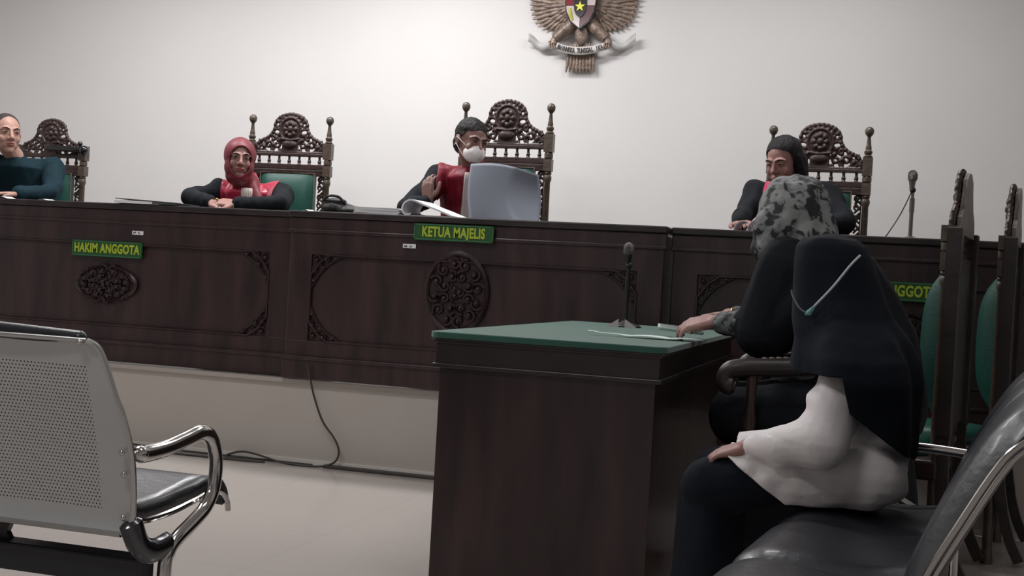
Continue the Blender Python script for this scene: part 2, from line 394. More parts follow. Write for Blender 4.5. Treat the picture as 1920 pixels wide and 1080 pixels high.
# ------------------------------------------------------------------ carved chairs
def crest_mesh():
    mb = MB()
    out = [(.215, .0), (.212, .045), (.185, .075), (.150, .092), (.125, .112), (.105, .145), (.100, .180), (.080, .210), (.045, .228), (0, .236)]
    full = out + [(-x, z) for x, z in out[-2::-1]]
    path = smoothpath([(x, 0, z) for x, z in full], 4)
    mb.tube(path, .010, 6)
    L = 0; last = path[0]
    for p in path:
        L += (p-last).length; last = p
        if L > .019:
            mb.ball(p, (.0125, .013, .0125), 8, 6); L = 0
    mb.ball((0, 0, .143), (.066, .016, .070), 20, 10)
    ring = [(.066*math.cos(a*PI/12), -.008, .143+.070*math.sin(a*PI/12)) for a in range(25)]; mb.tube(ring, .008, 6)
    for a in range(18): mb.ball((.074*math.cos(a*PI/9), -.004, .143+.079*math.sin(a*PI/9)), (.010, .010, .010), 8, 6)
    for i in range(8):
        a = i*PI/4; mb.ball((.032*math.cos(a), -.014, .145+.036*math.sin(a)), (.014, .010, .014), 8, 6)
    mb.ball((0, -.017, .145), (.016, .012, .018), 8, 6)
    mb.box((0, 0, .045), (.10, .022, .085)); mb.ball((0, -.01, .055), (.045, .014, .025), 12, 8)
    mb.tube([(-.06, -.012, .088), (0, -.016, .082), (.06, -.012, .088)], .006, 6)
    mb.box((0, 0, .006), (.43, .024, .016))
    for s in (1, -1):
        for (x, z, r, tn, a0, sg) in ((.085, .055, .026, 1.2, 1.5, s), (.135, .050, .028, 1.25, 4.0, -s), (.183, .038, .024, 1.2, 2.0, s), (.110, .090, .019, 1.1, .4, s),
                                      (.155, .078, .012, 1.1, 2.4, -s), (.088, .150, .013, 1.0, 0, s), (.075, .195, .013, 1.0, 1, -s), (.040, .218, .010, 1.0, 1, s), (.062, .020, .014, 1, 3, s), (.112, .020, .012, 1, 3, -s), (.158, .018, .012, 1, 3, s), (.198, .068, .010, 1, 1, s)):
            mb.tube(spiral((s*x, 0, z), r, tn, a0 if s > 0 else PI-a0, sg, 16), .0086, 6)
        for (x0, z0, x1, z1) in ((.05, .06, .085, .10), (.06, .1, .1, .12), (.16, .02, .18, .06), (.1, .035, .12, .07), (.07, .18, .1, .2), (.14, .09, .16, .04), (.05, .2, .07, .22), (.2, .01, .215, .05)):
            mb.tube([(s*x0, 0, z0), (s*(x0+x1)/2+.006, -.003, (z0+z1)/2), (s*x1, 0, z1)], [.006, .012, .006], 6)
    return rem(mb, .0034, 1)
def splat_mesh():
    mb = MB()
    for i in range(9):
        z = -.02-i*.052; s = 1 if i % 2 else -1
        mb.tube(spiral((0, 0, z), .019, 1.1, PI/2*s, s, 12), .006, 6)
        mb.tube([(-.014*s, 0, z+.028), (.012*s, 0, z), (-.014*s, 0, z-.028)], .006, 6)
    mb.tube([(.018, 0, 0), (.018, 0, -.46)], .004, 6)
    return rem(mb, .0034, 1)
CREST = crest_mesh(); SPLAT = splat_mesh()
POST = [(.024, 0), (.024, .02), (.019, .06), (.022, .45), (.026, .47), (.02, .49), (.0215, .55), (.0165, 1.03), (.022, 1.045), (.0225, 1.06), (.018, 1.07), (.022, 1.082), (.018, 1.09)]
POST2 = [(.018, 1.153), (.024, 1.160), (.024, 1.183), (.018, 1.19)]
FIN = [(.020, 1.285), (.024, 1.291), (.015, 1.300), (.021, 1.308), (.021, 1.318), (.014, 1.326), (.016, 1.335), (.0125, 1.350), (.0085, 1.390), (.011, 1.396), (.018, 1.403), (.0225, 1.413), (.0235, 1.424), (.0205, 1.435), (.012, 1.443), (0.001, 1.4465)]
def carved_chair(label, loc, rz, scale=(1, 1, 1), finials=(1, 1), group=None, rod=False, pad=.05, side=False, low=False):
    t = thing('carved_chair', label, 'chair', loc, rz, group, scale)
    fr = MB()
    for s in (-1, 1):
        p = MB()
        if low: p.lathe([(r, z*.71) for r, z in POST], (s*.245, 0, 0), 14).ball((s*.245, 0, .785), .024)
        else:
            p.lathe(POST, (s*.245, 0, 0), 14)
            p.box((s*.245, 0, 1.1215), (.046, .044, .063)).lathe(POST2, (s*.245, 0, 0), 14)
            p.box((s*.245, 0, 1.2175 if side else 1.2375), (.05, .046, .055 if side else .095))
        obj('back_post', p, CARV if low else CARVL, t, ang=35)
        if low: continue
        if side:
            if s < 0: obj('finial', MB().lathe([(.018, 1.245), (.024, 1.25), (.02, 1.265), (.024, 1.275), (.015, 1.283), (.001, 1.286)], (s*.245, 0, 0), 12), CARV, t)
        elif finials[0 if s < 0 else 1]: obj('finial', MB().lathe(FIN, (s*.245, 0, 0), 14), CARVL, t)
        elif rod is False: obj('finial', MB().lathe([(.020, 1.285), (.024, 1.291), (.02, 1.30), (.012, 1.308), (.001, 1.312)], (s*.245, 0, 0), 12), CARV, t)
        sp = bpy.data.objects.new('side_carving', SPLAT); COL.objects.link(sp); sp.parent = t; sp.location = (s*.205, .004, 1.095)
    if not SPLAT.materials:
        SPLAT.materials.append(CARV); CREST.materials.append(CARV)
        for me in (SPLAT, CREST):
            for q in me.polygons: q.use_smooth = True
    if not low: cr = bpy.data.objects.new('crest', CREST); COL.objects.link(cr); cr.parent = t; cr.location = (0, .004, 1.218)
    for z, h_ in (((.755, .05), (.52, .05)) if low else ((1.213, .018), (1.143, .030), (1.108, .036), (.52, .05))):
        obj('back_rail', MB().box((0, 0, z), (.45, .03, h_)), CARV, t, smooth=False, bevel=.003)
    for i in range(0 if low else 7):
        x = -.192+i*.064
        obj('baluster', MB().lathe([(.008, 1.157), (.012, 1.160), (.0085, 1.166), (.0125, 1.175), (.008, 1.185), (.007, 1.198), (.010, 1.206)], (x, 0, 0), 8), CARV, t)
    # back cushion
    g = [];hw = .172
    for i in range(19):
        z = .56+(.17 if low else .545)*i/18; row = []
        for j in range(15):
            x = -hw+2*hw*j/14
            u = abs(2*i/18-1); v = abs(2*j/14-1)
            row.append((x, -.012-pad*(1-u**5)*(1-v**6)*(.75+.25*(1-u*u)), z))
        g.append(row)
    cu = MB().grid(g); ct = .73 if low else 1.105
    cu.bb((-hw, -.013, .56), (hw, .02, ct))
    c_ = obj('back_cushion', cu, GREEN, t, ang=60)
    tr = MB(); tr.tube([(-hw, -.016, .56), (-hw, -.016, ct), (hw, -.016, ct), (hw, -.016, .56)], .0045, 6)
    obj('cushion_trim', tr, mat('tan_nail_trim', (.16, .13, .10), .5, .2, bump=1, bscale=300), c_)
    # seat, arms, legs
    st = MB()
    st.box((0, -.25, .40), (.54, .52, .07))
    obj('seat_frame', st, CARV, t, smooth=False, bevel=.01)
    obj('seat_cushion', MB().loft([((0, -.25, .436), .25, .235), ((0, -.25, .46), .258, .243), ((0, -.25, .485), .24, .225), ((0, -.25, .495), .15, .14)], 28), GREEN, t, ang=70)
    for s in (-1, 1):
        obj('front_leg', MB().lathe([(.028, 0), (.03, .02), (.018, .05), (.026, .12), (.028, .3), (.024, .37)], (s*.235, -.46, 0), 12), CARV, t)
        if side: continue
        a = MB()
        a.tube(smoothpath([(s*.245, .0, .72), (s*.262, -.12, .735), (s*.275, -.28, .715), (s*.285, -.42, .705), (s*.285, -.475, .69), (s*.285, -.485, .655), (s*.285, -.45, .645)], 6), [.024]*31+[.026]*4+[.018]*2, 10, flat=1.15)
        obj('armrest', a, WOODD if low else CARV, t)
        tw = MB()
        for i in range(12): tw.ball((s*(.262+.0018*i), -.12-.022*i, .757-.002*i), (.007, .011, .005), 8, 6)
        obj('rope_carving', tw, mat('highlight_carving', (.16, .13, .11), .4), t)  # beads paler than the arm: the rope's highlight is put into their colour
        obj('arm_support', MB().lathe([(.02, .43), (.024, .46), (.014, .49), (.022, .55), (.015, .6), (.018, .67), (.014, .695)], (s*.272, -.40, 0), 10), CARV, t)
    if rod:
        obj('rod', MB().tube([(.02, -.03, 1.268), (.255, -.03, 1.258)], .020, 12).ball((.266, -.03, 1.258), .030).ball((.228, -.02, 1.30), .016), mat('glossy_black', (.008, .008, .01), .15, coat=.5), t)
    return t
carved_chair('tall carved wooden chair behind the masked judge holding a large sheet', (-2.062, 6.75, PZ), 0, (1.02, 1, 1.067))
carved_chair('tall carved wooden chair behind the judge in the maroon headscarf', (-3.40, 6.75, PZ), math.radians(4), (.99, 1, 1.0))
carved_chair('tall carved wooden chair behind the long-haired judge, near the right microphone', (-.345, 6.75, PZ), math.radians(-2), (1, 1, 1.0))
carved_chair('carved chair with glossy black rod across its top, behind the man at far left', (-5.055, 6.75, PZ), 0, (.99, 1, .955), (0, 0), rod=True)

def side_chair(label, loc, a):
    t = carved_chair(label, loc, -(PI/2+a), (1.02, 1, 1.0), (0, 0), None, pad=.085, side=True)
    # rear faces of these posts are broad squared timbers
    for s in (-1, 1): obj('post_block', MB().box((s*.245, .022, .88), (.056, .05, .72)), WOODD, t, smooth=False, bevel=.004)
    obj('crest_backing', MB().prism([(x, z) for x, z in [(-.2, 1.22), (.2, 1.22), (.19, 1.28), (.13, 1.32), (.10, 1.37), (.085, 1.42), (.03, 1.447), (-.03, 1.447), (-.085, 1.42), (-.10, 1.37), (-.13, 1.32), (-.19, 1.28)]], .018, .034), mat('lit_scratched_wood', (.17, .14, .12), .45, var=.5, vscale=14, stretch=(4, 4, .6), bump=.2), t, smooth=False)  # pale tone is light on the smooth rear face, put into the colour
    obj('back_board', MB().box((0, .024, .84), (.40, .012, .60)), WOODD, t, smooth=False)
    for s in (-1, 1):
        obj('rear_leg', MB().tube(smoothpath([(s*.245, .02, .52), (s*.245, .03, .3), (s*.245, .07, .12), (s*.245, .115, .02)]), [.03]*12+[.026]*12+[.024], 4), WOODD, t, smooth=False)
side_chair('tall carved chair with green cushion seen edge-on, just right of the seated women', (.257, 4.80, 0), .17)
side_chair('tall carved chair with green cushion at the right edge of the picture', (.480, 5.33, 0), .15)
carved_chair('carved wooden armchair under the woman in the floral headscarf', (.02, 4.28, 0), -PI/2, (1, .98, 1.05), (0, 0), low=True)

# ------------------------------------------------------------------ table with green cloth
tb = thing('witness_table', 'dark wooden table with green cloth top, in the middle foreground', 'table', (-1.314, 3.635, 0))
TW, TL, TH = .721, 1.86, .80
obj('table_body', MB().bb((.025, .02, .004), (TW-.025, .05, .70)).bb((.025, .05, .004), (.05, TL-.04, .70)).bb((.03, TL-.05, .004), (TW-.03, TL-.03, .70)).bb((TW-.05, .05, .004), (TW-.027, TL-.05, .70)), WOOD, tb, smooth=False)
obj('apron', MB().bb((.012, .006, .70), (TW-.012, TL-.02, .775)).bb((.004, -.002, .692), (TW-.004, TL-.012, .706)).bb((.004, -.002, .768), (TW-.004, TL-.01, .778)), WOODD, tb, smooth=False, bevel=.003)
def rrect(x0, y0, x1, y1, r, n=6):
    out = []
    for (cx, cy, a) in ((x1-r, y1-r, 0), (x0+r, y1-r, 90), (x0+r, y0+r, 180), (x1-r, y0+r, 270)):
        for i in range(n+1):
            q = math.radians(a+90*i/n); out.append((cx+r*math.cos(q), cy+r*math.sin(q)))
    return out
def slab(poly, z0, z1):
    n = len(poly); return MB().add([(x, y, z0) for x, y in poly]+[(x, y, z1) for x, y in poly], [tuple(range(n))[::-1], tuple(range(n, 2*n))]+[(i, (i+1) % n, (i+1) % n+n, i+n) for i in range(n)])
obj('tabletop', slab(rrect(-.004, -.008, TW+.004, TL, .03), .776, .782), WOODD, tb, smooth=False)
obj('tablecloth', slab(rrect(-.008, -.012, TW+.008, TL+.004, .035), .783, .803), CLOTH, tb, bevel=.003, ang=30)

# ------------------------------------------------------------------ microphones
def desk_mic(loc, h, label, metal, r=.017, base=.05, wire=None):
    t = thing('microphone', label, 'microphone', loc)
    obj('mic_base', MB().lathe([(base, 0), (base, .004), (base*.85, .010), (base*.3, .020), (.012, .026)], (0, 0, 0), 24), metal, t)
    obj('stand', MB().tube([(0, 0, .02), (0, 0, h*.42)], .009, 12).tube([(0, 0, h*.42), (0, 0, h*.62)], .0115, 12).tube([(0, 0, h*.62), (.001, 0, h*.72)], .007, 10), metal, t)
    obj('clip', MB().ball((0, 0, h*.735), .014).tube([(-.004, 0, h*.73), (-.004, 0, h*.80)], .010, 10), PLAST, t)
    obj('mic_body', MB().lathe([(.010, -.05), (.013, -.02), (.0165, .0)], (-.004, 0, h*.87), 14), metal, t)
    obj('grille', MB().lathe([(.0165, 0), (.022, .008), (.0225, .03), (.019, .042), (.01, .050), (.001, .052)], (-.004, 0, h*.865), 16), mat('mic_mesh', (.16, .15, .14), .3, .8, bump=1, bscale=400), t)
    if wire: obj('wire', MB().tube(smoothpath(wire), .0028, 6), PLAST, t)
    return t
desk_mic((.118, 6.10, PZ+.833), .325, 'silver microphone on a round base on the right judges\' desk', MICM, base=.075, wire=[(-.004, 0, .235), (-.05, -.06, .12), (-.115, -.13, .003), (-.135, .0, .004)])
desk_mic((-1.005, 5.12, .804), .345, 'black microphone standing on the green table cloth', PLAST, base=.066)
t = thing('mic_foot_cards', 'pair of folded white cards propped at the foot of the black microphone', 'card', (-1.003, 5.03, .804))
for s in (-1, 1): obj('card', MB().prism([(s*.013, .0), (s*.062, .0), (s*.058, .004), (s*.013, .034)], -.001, .001), mat('pale_pink_card', (.52, .46, .46), .6), t, smooth=False)

# ------------------------------------------------------------------ wall emblem
em = thing('garuda_emblem', 'bronze eagle emblem with shield and white motto ribbon on the wall', 'wall emblem', (-1.862, 7.592, 2.70))
def feather(mb, p, ang, L, wd, y):
    M = Matrix.Rotation(-ang, 3, 'Y')
    mb.ball(Vector(p)+M @ Vector((L/2, y, 0)), (L/2, .008, wd), 10, 8, M)
def wing_r(a):  # outline radius by angle in degrees, from the wing root
    K = [(-62, .175), (-50, .205), (-35, .262), (-20, .30), (0, .312), (25, .35), (50, .42), (75, .44), (88, .36)]
    for (a0, r0), (a1, r1) in zip(K, K[1:]):
        if a <= a1: return r0+(r1-r0)*(a-a0)/(a1-a0)
    return K[-1][1]
for s in (-1, 1):
    wg = MB(); root_ = Vector((.035, 0, -.005))
    for layer, (n, f, y, wd) in enumerate(((25, 1.0, -.018, .0165), (19, .70, -.030, .017), (14, .45, -.042, .017))):
        for i in range(n):
            ad = -60+146*i/(n-1); a = math.radians(ad); R = wing_r(ad)*f
            c = root_+Vector((math.cos(a)*R*.56, y-.003*(i % 2), math.sin(a)*R*.56))
            wg.ball((s*c.x, c.y, c.z), (R*.46, .008, wd*(.8+.5*R)), 10, 8, Matrix.Rotation(-a if s > 0 else -(PI-a), 3, 'Y'))
    pl = [(root_.x+math.cos(math.radians(q))*wing_r(q)*.93, root_.z+math.sin(math.radians(q))*wing_r(q)*.93) for q in range(-60, 87, 4)]
    pl = [(.0, -.12)]+pl+[(.0, .2)]
    wg.prism([(s*x, z) for x, z in pl], -.016, -.004)
    wg.ball((s*.09, -.035, .05), (.085, .02, .15), 14, 10)
    obj('wing', wg, GOLDM, em)
bd = MB(); bd.ball((0, -.05, .03), (.085, .045, .20), 18, 12).ball((0, -.07, .26), (.04, .04, .06)).ball((.03, -.08, .29), (.035, .03, .032)).tube([(.05, -.09, .29), (.085, -.10, .275), (.09, -.10, .255)], [.016, .011, .002], 8)
obj('eagle_body', bd, GOLDM, em)
tl = MB()
for i in range(9):
    x = (i-4)*.0145
    tl.ball((x*1.35, -.028-.002*(i % 2), -.335), (.0115, .009, .095), 10, 8, Matrix.Rotation(-x*2.0, 3, 'Y'))
tl.prism([(-.048, -.25), (.048, -.25), (.068, -.40), (-.068, -.40)], -.03, -.012)
tl.ball((0, -.04, -.18), (.045, .02, .08), 12, 8)
obj('tail', tl, GOLDM, em)
for s in (-1, 1):
    lg = MB().tube(smoothpath([(s*.05, -.04, -.12), (s*.110, -.05, -.175), (s*.165, -.05, -.225), (s*.172, -.055, -.258)]), [.040]*8+[.034]*8+[.024]*8+[.016], 10)
    for q in (-.018, -.004, .010): lg.tube([(s*.178+q, -.070, -.238), (s*.170+q, -.068, -.285)], .006, 6)
    obj('leg', lg, GOLDM, em)
def shield_poly(w_, h_, cx=0, cz=0):
    pts = [(-w_, h_*.8), (-w_*.5, h_*.93), (0, h_*.9), (w_*.5, h_*.93), (w_, h_*.8), (w_*1.0, h_*.1), (w_*.9, -h_*.35), (w_*.6, -h_*.72), (0, -h_)]
    pts += [(-x, z) for x, z in pts[-2:-5:-1]]
    return [(x+cx, z+cz) for x, z in pts]
sh = obj('shield', MB().prism(shield_poly(.104, .166, 0, -.010), -.105, -.06), mat('shield_black', (.02, .015, .018), .12, coat=.8), em, smooth=False, bevel=.006)
RED = mat('shield_red', (.20, .012, .02), .12, coat=.8); WHT = mat('shield_white', (.60, .52, .50), .12, coat=.8)
def clip_poly(poly, f0, f1):
    # keep inside half planes x*f0>=0, (z-.03)*f1>=0
    def cut(P, g):
        o = []
        for i in range(len(P)):
            a, b = P[i], P[(i+1) % len(P)]; ga, gb = g(a), g(b)
            if ga >= 0: o.append(a)
            if ga*gb < 0:
                q = ga/(ga-gb); o.append((a[0]+(b[0]-a[0])*q, a[1]+(b[1]-a[1])*q))
        return o
    return cut(cut(poly, lambda p: p[0]*f0-.001), lambda p: (p[1]+.028)*f1-.001)
inner = shield_poly(.094, .153, 0, -.010)
for f0, f1, m_ in ((-1, 1, RED), (1, 1, WHT), (-1, -1, WHT), (1, -1, mat('shield_dark_red', (.085, .022, .03), .2, coat=.6))):
    obj('shield_field', MB().prism(clip_poly(inner, f0, f1), -.109, -.104), m_, sh, smooth=False)
obj('rice_and_cotton', MB().tube([(-.066, -.110, -.045), (-.060, -.111, -.085), (-.044, -.110, -.118)], [.008, .012, .006], 8), mat('yellow_paint', (.50, .48, .05), .4), sh)
obj('centre_shield', MB().prism(shield_poly(.040, .070, 0, -.035), -.117, -.108), mat('shield_black', (0, 0, 0)), sh, smooth=False)
st = [((.034 if i % 2 == 0 else .0135)*math.sin(i*PI/5), -.036+(.034 if i % 2 == 0 else .0135)*math.cos(i*PI/5)) for i in range(10)]
obj('star', MB().prism(st, -.123, -.115), mat('star_yellow', (.75, .75, .03), .3, coat=.3), sh, smooth=False)
RIB = mat('ribbon_white', (.62, .59, .57), .5)
g = []
for i in range(41):
    u = -1+2*i/40; x = u*.172; z = -.300+.040*u*u*1.0
    g.append([(x, -.072+.02*u*u, z+.024), (x, -.072+.02*u*u, z-.024)])
rb = obj('ribbon', MB().grid(g), RIB, em, solid=.005)
for s in (-1, 1):
    g = []
    for i in range(21):
        u = i/20; x = s*(.165+.185*u*.95); z = -.262-.012*math.sin(u*PI)+.045*u*u + (.008*math.sin(u*9))
        wz = .017+.006*u
        g.append([(x, -.035-.012*math.sin(u*7), z+wz+.008), (x, -.035-.012*math.sin(u*7+.5), z-wz)])
    obj('ribbon_tail', MB().grid(g), mat('ribbon_tail_grey', (.52, .51, .50), .5), rb, solid=.004)
mt = MB(); TXT = 'BHINNEKA TUNGGAL IKA'
for i, ch in enumerate(TXT):
    if ch == ' ': continue
    u = -.80+1.60*i/(len(TXT)-1); x = u*.172; z = -.300+.040*u*u
    k = text_mb(ch, .040, .003, .56, .0014); a = math.atan(2*.040*u/.172)
    k.xf(Matrix.Translation((x, -.077+.02*u*u, z)) @ Matrix.Rotation(-a, 4, 'Y')); mt.add(k.v, k.f)
obj('motto_lettering', mt, mat('letter_brown', (.03, .022, .018), .5), rb, smooth=False)

# ------------------------------------------------------------------ papers and things on the desks
DZ = PZ+.8325
def sheet_stack(name, label, loc, rz, w_, d_, h_, n, m_=PAPER):
    mb = MB()
    for i in range(n):
        mb.box((random.uniform(-.003, .003), random.uniform(-.003, .003), h_*(i+.5)/n), (w_, d_, h_/n*.8), rz=random.uniform(-.03, .03))
    o = obj(name, mb, m_, smooth=False); o.location = loc; o.rotation_euler = (0, 0, rz); return o
tag(sheet_stack('paper_stack', '', (-2.385, 5.84, DZ), .0, .235, .30, .034, 6), 'stack of white papers on the central desk, beside the black bag', 'papers')
t = thing('file_folder', 'grey folder of papers in front of the judge in the maroon headscarf', 'folder', (-3.69, 5.80, DZ+.001), .05)
obj('sheets', MB().box((-.04, 0, .008), (.26, .22, .014)), PAPER, t, smooth=False)
obj('cover', MB().box((0.02, 0, .018), (.36, .23, .004), rot=Matrix.Rotation(.035, 3, 'Y')).box((.12, 0, .008), (.14, .22, .012)), mat('folder_grey', (.09, .10, .11), .5), t, smooth=False)
def folded_note(label, loc, w_, h_):
    o = obj('folded_note', MB().add([(-w_/2, .03, 0), (0, .03, h_), (w_/2, .03, 0), (-w_/2, -.05, 0), (0, -.05, h_*.8), (w_/2, -.05, 0)], [(0, 1, 4, 3), (1, 2, 5, 4)]), PAPER, smooth=False, solid=.0015); o.location = loc
    return tag(o, label, 'note')
folded_note('small folded white note on the desk at the foot of the green-cushioned chair', (-2.79, 5.80, DZ+.001), .05, .013)
folded_note('white paper on the desk at the picture\'s left edge, before the man', (-4.62, 5.82, DZ+.001), .10, .014)
folded_note('pale folded paper on the desk below the far left chair\'s cushion', (-4.37, 5.84, DZ+.001), .09, .010)
bg = thing('black_bag', 'black bag slumped on the desk between two judges', 'bag', (-2.655, 5.93, DZ))
b = MB(); b.ball((-.06, 0, .032), (.065, .07, .034)).ball((-.055, 0, .068), (.058, .05, .020)).ball((.03, .0, .022), (.09, .07, .028)).ball((.08, 0, .012), (.05, .06, .018)).tube([(0, 0, .055), (.07, -.01, .038), (.16, -.02, .03)], [.01, .007, .003], 8)
b.v = [Vector((v.x, v.y, max(v.z, 0.0005))) for v in b.v]
me = rem(b, .004, 2); obj('bag_body', me, mat('black_nylon', (.014, .013, .014), .6, bump=.6, bscale=40), bg)
obj('bag_strap', MB().tube(smoothpath([(-.11, -.03, .07), (-.07, -.055, .092), (-.02, -.05, .090), (.0, -.04, .07)]), .007, 8), PLAST, bg)
# curled open document
t = thing('open_document', 'thick white document with its left pages curled under, before the masked judge', 'document', (-2.18, 5.80, DZ))
prof = [(-.03, .012), (-.055, .006), (-.072, .018), (-.077, .040), (-.066, .064), (-.040, .078), (-.010, .074), (.04, .055), (.10, .036), (.16, .015), (.19, .004)]
pp = smoothpath([(x, 0, z) for x, z in prof], 5); n = len(pp)
g = []
for i, p in enumerate(pp):
    a = pp[min(i+1, n-1)]-pp[max(i-1, 0)]; nn = Vector((-a.z, 0, a.x)).normalized()
    g.append([p+nn*.004+Vector((0, -.09, 0)), p+nn*.004+Vector((0.01, .13, 0)), p-nn*.004+Vector((0.01, .13, 0)), p-nn*.004+Vector((0, -.09, 0)), p+nn*.004+Vector((0, -.09, 0))])
obj('pages', MB().grid(g), PAPER, t)
obj('flat_pages', MB().box((.09, .0, .0045), (.22, .2, .003)), PAPERG, t, smooth=False)
# ------------------------------------------------------------------ people kit
def Rz(a): return Matrix.Rotation(a, 4, 'Z')
def head_parts(mb, fem=False):
    B = mb.ball
    B((0, .014, .026), (.074, .094, .088), 24, 16); B((0, -.026, -.018), (.062, .060, .088), 24, 16)
    B((0, -.034, -.058), (.054, .050, .042), 20, 12); B((0, -.064, -.090), (.026, .020, .020), 14, 10)
    for s in (1, -1):
        B((s*.036, -.060, -.028), (.024, .020, .026), 14, 10)
        B((s*.013, -.090, -.029), (.010, .010, .008), 10, 8)
        mb.caps([(s*.012, -.083, .026), (s*.034, -.079, .030), (s*.050, -.066, .022)], [.008, .009, .008], 8)
        B((s*.031, -.076, .007), (.0165, .0115, .0095), 12, 8)
        B((s*.076, .012, -.004), (.008, .018, .030), 10, 8, Matrix.Rotation(.25, 3, 'X')); B((s*.079, .020, .006), (.009, .014, .018), 10, 8)
    mb.caps([(0, -.080, .018), (0, -.093, -.005), (0, -.104, -.024)], [.0085, .010, .0125], 10)
    B((0, -.086, -.054), (.024, .010, .006), 12, 8); B((0, -.084, -.066), (.019, .010, .007), 12, 8)
def hand_parts(mb, wrist, fwd, nrm, side=1, curl=.5, spread=.12, L=.178, thumb=.7):
    # fwd: wrist->fingers ; nrm: back-of-hand normal ; side: +1 thumb lies toward fwd x nrm
    f = Vector(fwd).normalized(); n = Vector(nrm); n = (n-f*n.dot(f)).normalized(); t = f.cross(n)*side
    W = Vector(wrist); k = L/.18
    offs = (.030, .010, -.010, -.029); lens = (.070, .078, .072, .056); base = (.088, .092, .088, .080)
    for o, l, b in zip(offs, lens, base):
        kn = W+f*b*k+t*o*k
        mb.caps([W+t*o*.45*k+f*.005, W+f*b*.5*k+t*o*.85*k, kn], [.017*k, .0155*k, .0105*k], 8)
        d = f.copy(); p = kn; rr = .0092
        for j, q in enumerate((.42, .32, .26)):
            a = curl*(.55 if j == 0 else .8)
            ax = f.cross(n).normalized()
            d = Matrix.Rotation(-a, 3, ax) @ d if True else d
            dd = (d+t*o/.03*spread*.5).normalized(); p2 = p+dd*l*q*k
            mb.caps([p, p2], [rr*k, (rr-.0009)*k], 8); rr -= .0009; p = p2
    b0 = W+f*.022*k+t*.024*k; b1 = b0+(f*.55+t*.75-n*.2*thumb).normalized()*.038*k; b2 = b1+(f*.8+t*.30-n*.35*thumb).normalized()*.030*k; b3 = b2+(f*.9+t*.05-n*.45*thumb).normalized()*.024*k
    mb.caps([W+f*.01, b0, b1, b2, b3], [.014*k, .0165*k, .0125*k, .0105*k, .009*k], 8)
def face_children(body, Mh, lips, brows=True, eyes=True, eye_open=1.0):
    if eyes:
        for s in (1, -1):
            ew = obj('eye', MB().ball((s*.031, -.0835, .0065), (.0105, .0050, .0033*eye_open), 12, 8).xf(Mh), EYEW, body)
            obj('iris', MB().ball((s*.031, -.0868, .0065), (.0048, .003, .0040*eye_open), 10, 8).xf(Mh), EYEB, ew)
            obj('lash_line', MB().tube([(s*.019, -.0865, .0075), (s*.027, -.090, .0122*(.7+.3*eye_open)), (s*.036, -.0885, .0118*(.7+.3*eye_open)), (s*.045, -.080, .0065)], [.0012, .0017, .0017, .001], 6).xf(Mh), HAIR, body)
    if brows:
        for s in (1, -1):
            obj('eyebrow', MB().tube([(s*.014, -.0925, .0245), (s*.030, -.0895, .0310), (s*.050, -.0745, .0270)], [.0026, .0036, .0018], 8, flat=1).xf(Mh), HAIR, body)
    if lips:
        lp = MB().ball((0, -.0885, -.0550), (.0225, .0095, .0045), 14, 8).ball((0, -.0865, -.0650), (.018, .0095, .0055), 14, 8)
        obj('lips', lp.xf(Mh), lips, body)
def skull_xf(pos, yaw, pitch, roll=0, s=1.0):
    return Matrix.Translation(pos) @ Rz(yaw) @ Matrix.Rotation(pitch, 4, 'X') @ Matrix.Rotation(roll, 4, 'Y') @ Matrix.Scale(s, 4)
def extract(me, pred, off=0.0):
    """faces of a mesh whose centre satisfies pred(co, normal) as a mesh pushed out along its normals"""
    b = bmesh.new(); b.from_mesh(me); b.normal_update()
    kill = [f for f in b.faces if not pred(f.calc_center_median(), f.normal)]
    bmesh.ops.delete(b, geom=kill, context='FACES')
    b.normal_update()
    for v in b.verts: v.co += v.normal*off
    for it in range(10):
        nw = []
        for v in b.verts:
            nb_ = [e.other_vert(v).co for e in v.link_edges if e.is_boundary]
            if len(nb_) == 2: nw.append((v, (nb_[0]+nb_[1])*.3+v.co*.4))
        for v, c in nw: v.co = c
    r = bpy.data.meshes.new('p'); b.to_mesh(r); b.free(); return r
def cutmesh(me, planes, pred):
    b = bmesh.new(); b.from_mesh(me)
    for co, no in planes:
        bmesh.ops.bisect_plane(b, geom=b.verts[:]+b.edges[:]+b.faces[:], plane_co=co, plane_no=no, dist=1e-5)
    bmesh.ops.delete(b, geom=[f for f in b.faces if not pred(f.calc_center_median())], context='FACES')
    r = bpy.data.meshes.new('p'); b.to_mesh(r); b.free(); return r
def ripple(me, fn):
    b = bmesh.new(); b.from_mesh(me); b.normal_update()
    nl = [(v, v.normal.copy()) for v in b.verts]
    for v, n in nl: v.co += n*fn(v.co, n)
    b.to_mesh(me); b.free(); return me
def folds(amp, sc, st=(1, 1, .35)):
    def f(c, n):
        p = Vector((c.x*st[0], c.y*st[1], c.z*st[2]))*sc
        return amp*(noise.noise(p)*1.3+.5*noise.noise(p*2.3))
    return f

